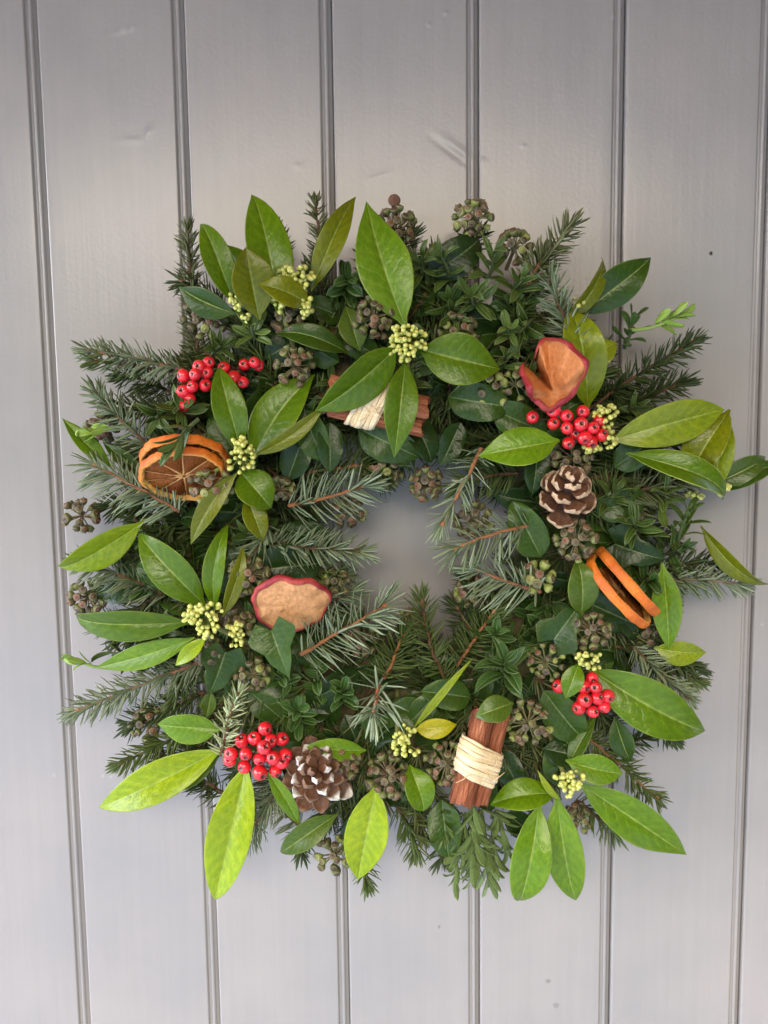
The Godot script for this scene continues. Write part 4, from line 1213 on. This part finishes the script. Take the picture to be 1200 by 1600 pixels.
	# the star of long needles near the bottom
	fir(w, [592, 1070, 7.0, 584, 1113, 9.2, 64, "blue"], {"dense": 0.6, "lie": 0.0, "lift": 0.0, "bow": 0, "bark": Color(0.35, 0.11, 0.05), "wide": 0.00105})
	fir(w, [570, 1320, 4, 572, 1380, 4.6, 30, "green"])
	fir(w, [620, 1260, 4.6, 650, 1325, 4.8, 40, "green"])
	fir(w, [420, 820, 6.4, 390, 870, 6.6, 40, "grey"])
	fir(w, [470, 1290, 4.6, 420, 1250, 5.0, 38, "grey"])


func leaves_small(w: Node3D) -> void:
	var r := {"start": 0.1}
	for e in [[706, 450, 4.5, 690, 402, 6.2, 6, 46, "hebe"], [760, 440, 5, 770, 400, 6.4, 6, 50, "hebe"], [800, 470, 5, 815, 440, 7, 6, 52, "hebe"], [745, 480, 5.5, 738, 462, 7.4, 6, 50, "hebe"], [700, 470, 5, 712, 498, 7, 5, 46, "hebe"],
			[830, 500, 5.5, 812, 520, 7.0, 6, 48, "hebe"], [800, 530, 5.5, 796, 512, 7.6, 5, 42, "olive"], [780, 590, 5, 790, 560, 7.2, 5, 44, "hebe"], [660, 430, 4.6, 660, 405, 6, 5, 46, "hebe"],
			[470, 1130, 5.5, 466, 1108, 7.8, 6, 42, "box"], [540, 1100, 5.5, 536, 1078, 7.4, 6, 40, "box"], [500, 1080, 5, 495, 1050, 7, 5, 40, "box"], [435, 1075, 5, 440, 1055, 7, 4, 38, "box"],
			[790, 1060, 6, 788, 1034, 8.2, 6, 62, "ivyish"], [770, 1000, 5, 775, 990, 6.8, 4, 50, "ivyish"],
			[1000, 840, 5, 990, 815, 6.8, 6, 52, "hebe"], [1060, 850, 5, 1075, 800, 6.2, 6, 50, "hebe"], [940, 800, 5, 960, 770, 6.6, 5, 50, "hebe"], [1030, 790, 5, 1040, 770, 6.4, 5, 46, "olive"],
			[975, 545, 4.6, 990, 500, 5.2, 6, 36, "box"], [290, 650, 6, 280, 636, 7.8, 6, 50, "hebe"], [330, 560, 5, 345, 540, 6.6, 5, 46, "hebe"], [400, 530, 5.5, 392, 508, 7, 5, 42, "olive"], [250, 640, 5.5, 245, 655, 7.2, 4, 46, "hebe"]]:
		spray(w, e, r)
	spray(w, [310, 655, 10.2, 277, 690, 11.4, 3, 62, "hebe"], {"start": 0.4, "open": 0.7, "close": 0.3})
	spray(w, [740, 1260, 6, 742, 1345, 6.4, 8, 52, "grey"], {"open": 1.0, "close": 0.4, "start": 0.0})
	spray(w, [715, 1280, 5, 725, 1340, 6.0, 5, 48, "grey"], {"open": 1.0})
	spray(w, [770, 1290, 5, 775, 1350, 5.4, 5, 44, "grey"], {"open": 0.9})
	for e in [[752, 1265, 5.4, 762, 1372, 5.2, 7, 50, "grey"], [728, 1270, 5.6, 712, 1365, 5.4, 7, 50, "grey"], [740, 1300, 6.2, 738, 1360, 7.0, 5, 44, "grey"], [700, 1265, 5, 690, 1300, 6, 5, 46, "olive"], [775, 1265, 5.2, 790, 1320, 5.4, 5, 46, "grey"]]: spray(w, e, {"open": 1.0, "close": 0.5, "start": 0.0, "whorl": true})
	spray(w, [330, 1040, 4, 175, 1020, 4.2, 8, 44, "frond"], {"open": 1.2, "close": 0.9})
	spray(w, [985, 516, 5.2, 1056, 496, 6.2, 4, 46, "new"], {"open": 0.9, "close": 0.4, "start": 0.55})
	spray(w, [180, 1042, 5.2, 126, 1034, 5.8, 3, 42, "new"], {"open": 0.9, "close": 0.3, "start": 0.7})
	spray(w, [205, 660, 5.6, 150, 672, 6.4, 3, 40, "new"], {"open": 0.6, "close": 0.3, "start": 0.6})


func ivies(w: Node3D) -> void:
	for e in [[845, 870, 0.066, 110, 100, 2], [424, 985, 0.082, -75, 88, 8], [352, 1020, 0.072, -120, 84, 6], [960, 730, 0.06, 40, 80, 0], [930, 800, 0.06, 15, 90, 3], [905, 935, 0.066, -20, 120, 1], [865, 1000, 0.07, 60, 82, 6],
			[960, 930, 0.056, -60, 90, 4], [850, 1080, 0.068, -55, 110, 2], [735, 1090, 0.066, 170, 82, 5], [450, 750, 0.062, 70, 90, 1], [475, 640, 0.064, -70, 88, 2], [515, 660, 0.066, -85, 78, 1], [560, 670, 0.058, -20, 105, 3],
			[640, 650, 0.056, -60, 80, 4], [700, 620, 0.062, -15, 100, 0], [770, 640, 0.064, -30, 96, 2], [720, 660, 0.056, -110, 74, 1], [670, 430, 0.05, 30, 96, 4], [700, 500, 0.056, 0, 92, 1], [610, 440, 0.042, 20, 80, 1],
			[500, 880, 0.058, 185, 120, 4], [520, 850, 0.05, 160, 90, 1], [300, 900, 0.056, 170, 90, 0], [240, 900, 0.052, 200, 110, 1], [390, 1080, 0.06, -40, 80, 3], [690, 1130, 0.062, 160, 90, 2], [840, 700, 0.06, -100, 80, 7],
			[430, 610, 0.06, -60, 86, 5], [415, 560, 0.056, 30, 80, 4], [520, 620, 0.052, 200, 84, 1], [330, 740, 0.052, 80, 80, 4], [650, 1030, 0.052, -30, 88, 1], [560, 1050, 0.052, 200, 88, 4], [780, 1170, 0.056, -60, 84, 1],
			[850, 1170, 0.06, -20, 80, 4], [690, 1250, 0.056, -80, 96, 2], [790, 1270, 0.05, -40, 80, 1], [600, 1270, 0.05, -150, 80, 4], [880, 1150, 0.058, -90, 90, 2], [960, 850, 0.056, -10, 86, 7], [800, 900, 0.05, -60, 76, 1]]:
		ivy_leaf(w, e[0], e[1], e[2], e[3] + rng.randf_range(-8, 8), e[4], e[5], Vector2(rng.randf_range(-0.4, 0.4), rng.randf_range(-0.25, 0.15)))
	var i := 0
	for e in [[900, 845, 8, 34, 26, 0.6], [825, 1130, 8.2, 37, 28, 0.35], [697, 1192, 7.8, 35, 26, 0.45], [607, 1210, 8.2, 38, 30, 0.85], [330, 762, 8.8, 34, 24, 0.3], [390, 897, 8.0, 34, 24, 0.6], [585, 497, 7.4, 32, 22, 0.6], [738, 342, 5.4, 29, 22, 0.4],
			[618, 362, 4.2, 36, 28, 0.7], [925, 985, 7.6, 32, 22, 0.7], [522, 1334, 5.6, 30, 22, 0.4], [460, 572, 7.6, 32, 20, 0.6], [395, 1055, 7.2, 27, 16, 0.4], [840, 902, 7.2, 26, 11, 0.0, 1.25],
			[540, 1192, 8.4, 24, 14, 0.45], [455, 500, 6.6, 30, 20, 0.5], [715, 517, 7.0, 30, 18, 0.6], [320, 498, 5.2, 34, 22, 0.6], [160, 670, 4.6, 26, 18, 0.8], [128, 806, 4.6, 28, 18, 0.8], [138, 932, 4.4, 30, 20, 0.7], [440, 765, 6.6, 20, 12, 0.6],
			[373, 972, 7.6, 24, 15, 0.8], [325, 1018, 7.4, 24, 16, 0.8], [598, 735, 5.6, 30, 22, 0.5], [665, 757, 5.2, 28, 20, 0.6], [740, 815, 5.6, 30, 22, 0.8], [765, 608, 7.0, 30, 11, 0.1, 1.0], [805, 600, 6.8, 26, 9, 0.1], [895, 715, 7.4, 32, 24, 0.9], [735, 925, 5.2, 28, 20, 0.5],
			[852, 1035, 7.6, 30, 20, 0.2, 0.85], [565, 1000, 5.4, 28, 20, 0.6], [645, 975, 4.8, 26, 18, 0.5], [525, 910, 6.0, 24, 14, 0.4], [902, 1278, 5.2, 24, 16, 0.4], [232, 1130, 4.4, 30, 20, 0.5], [805, 385, 5.2, 26, 16, 0.5], [1000, 985, 5.0, 30, 18, 0.6], [985, 800, 5.2, 24, 14, 0.6], [270, 905, 4.6, 26, 16, 0.6], [545, 800, 5, 26, 16, 0.6]]:
		ivy_head(w, e, i < 12)
		i += 1


# the dark mass of the wreath: more of the same leaves and twigs, tied round the ring
func filler(w: Node3D) -> void:
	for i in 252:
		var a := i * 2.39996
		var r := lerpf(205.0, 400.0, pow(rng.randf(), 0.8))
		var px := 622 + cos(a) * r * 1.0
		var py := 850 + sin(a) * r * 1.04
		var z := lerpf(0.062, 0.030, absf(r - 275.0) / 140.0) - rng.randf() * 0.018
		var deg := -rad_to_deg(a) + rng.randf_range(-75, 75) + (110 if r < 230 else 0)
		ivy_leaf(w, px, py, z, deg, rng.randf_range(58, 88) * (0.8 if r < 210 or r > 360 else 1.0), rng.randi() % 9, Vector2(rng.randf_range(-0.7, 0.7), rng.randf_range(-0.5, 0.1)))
	for i in 96:
		var a := i * TAU / 96.0 + rng.randf_range(-0.05, 0.05)
		var r0 := 300.0 + rng.randf_range(-60, 40)
		var r1 := r0 + rng.randf_range(90, 150)
		var b := a + rng.randf_range(-0.25, 0.25)
		r1 = minf(r1, 425.0)
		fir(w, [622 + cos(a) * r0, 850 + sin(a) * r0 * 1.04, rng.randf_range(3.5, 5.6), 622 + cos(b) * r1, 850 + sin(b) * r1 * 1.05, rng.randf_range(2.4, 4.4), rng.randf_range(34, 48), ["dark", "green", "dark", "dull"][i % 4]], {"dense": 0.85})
	for i in 44:
		var a := i * TAU / 44.0 + rng.randf_range(-0.1, 0.1)
		var r0 := 250.0 + rng.randf_range(-20, 30)
		var b := a + rng.randf_range(-0.35, 0.35)
		var r1 := rng.randf_range(150, 185)
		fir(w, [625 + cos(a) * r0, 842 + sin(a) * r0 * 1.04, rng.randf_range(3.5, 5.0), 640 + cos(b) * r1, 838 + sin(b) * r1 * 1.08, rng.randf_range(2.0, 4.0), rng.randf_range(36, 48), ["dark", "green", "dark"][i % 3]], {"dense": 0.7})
	for i in 70:
		var a := i * 2.39996 + 0.7
		var r := rng.randf_range(200, 400)
		var px := 622 + cos(a) * r
		var py := 850 + sin(a) * r * 1.04
		spray(w, [px, py, 3.2, px + cos(a) * 30 + rng.randf_range(-20, 20), py + sin(a) * 30 + rng.randf_range(-20, 20), rng.randf_range(4.8, 6.2), 5, 46, ["hebe", "box", "hebe", "ivyish"][i % 4]], {"stuff": true, "start": 0.2})
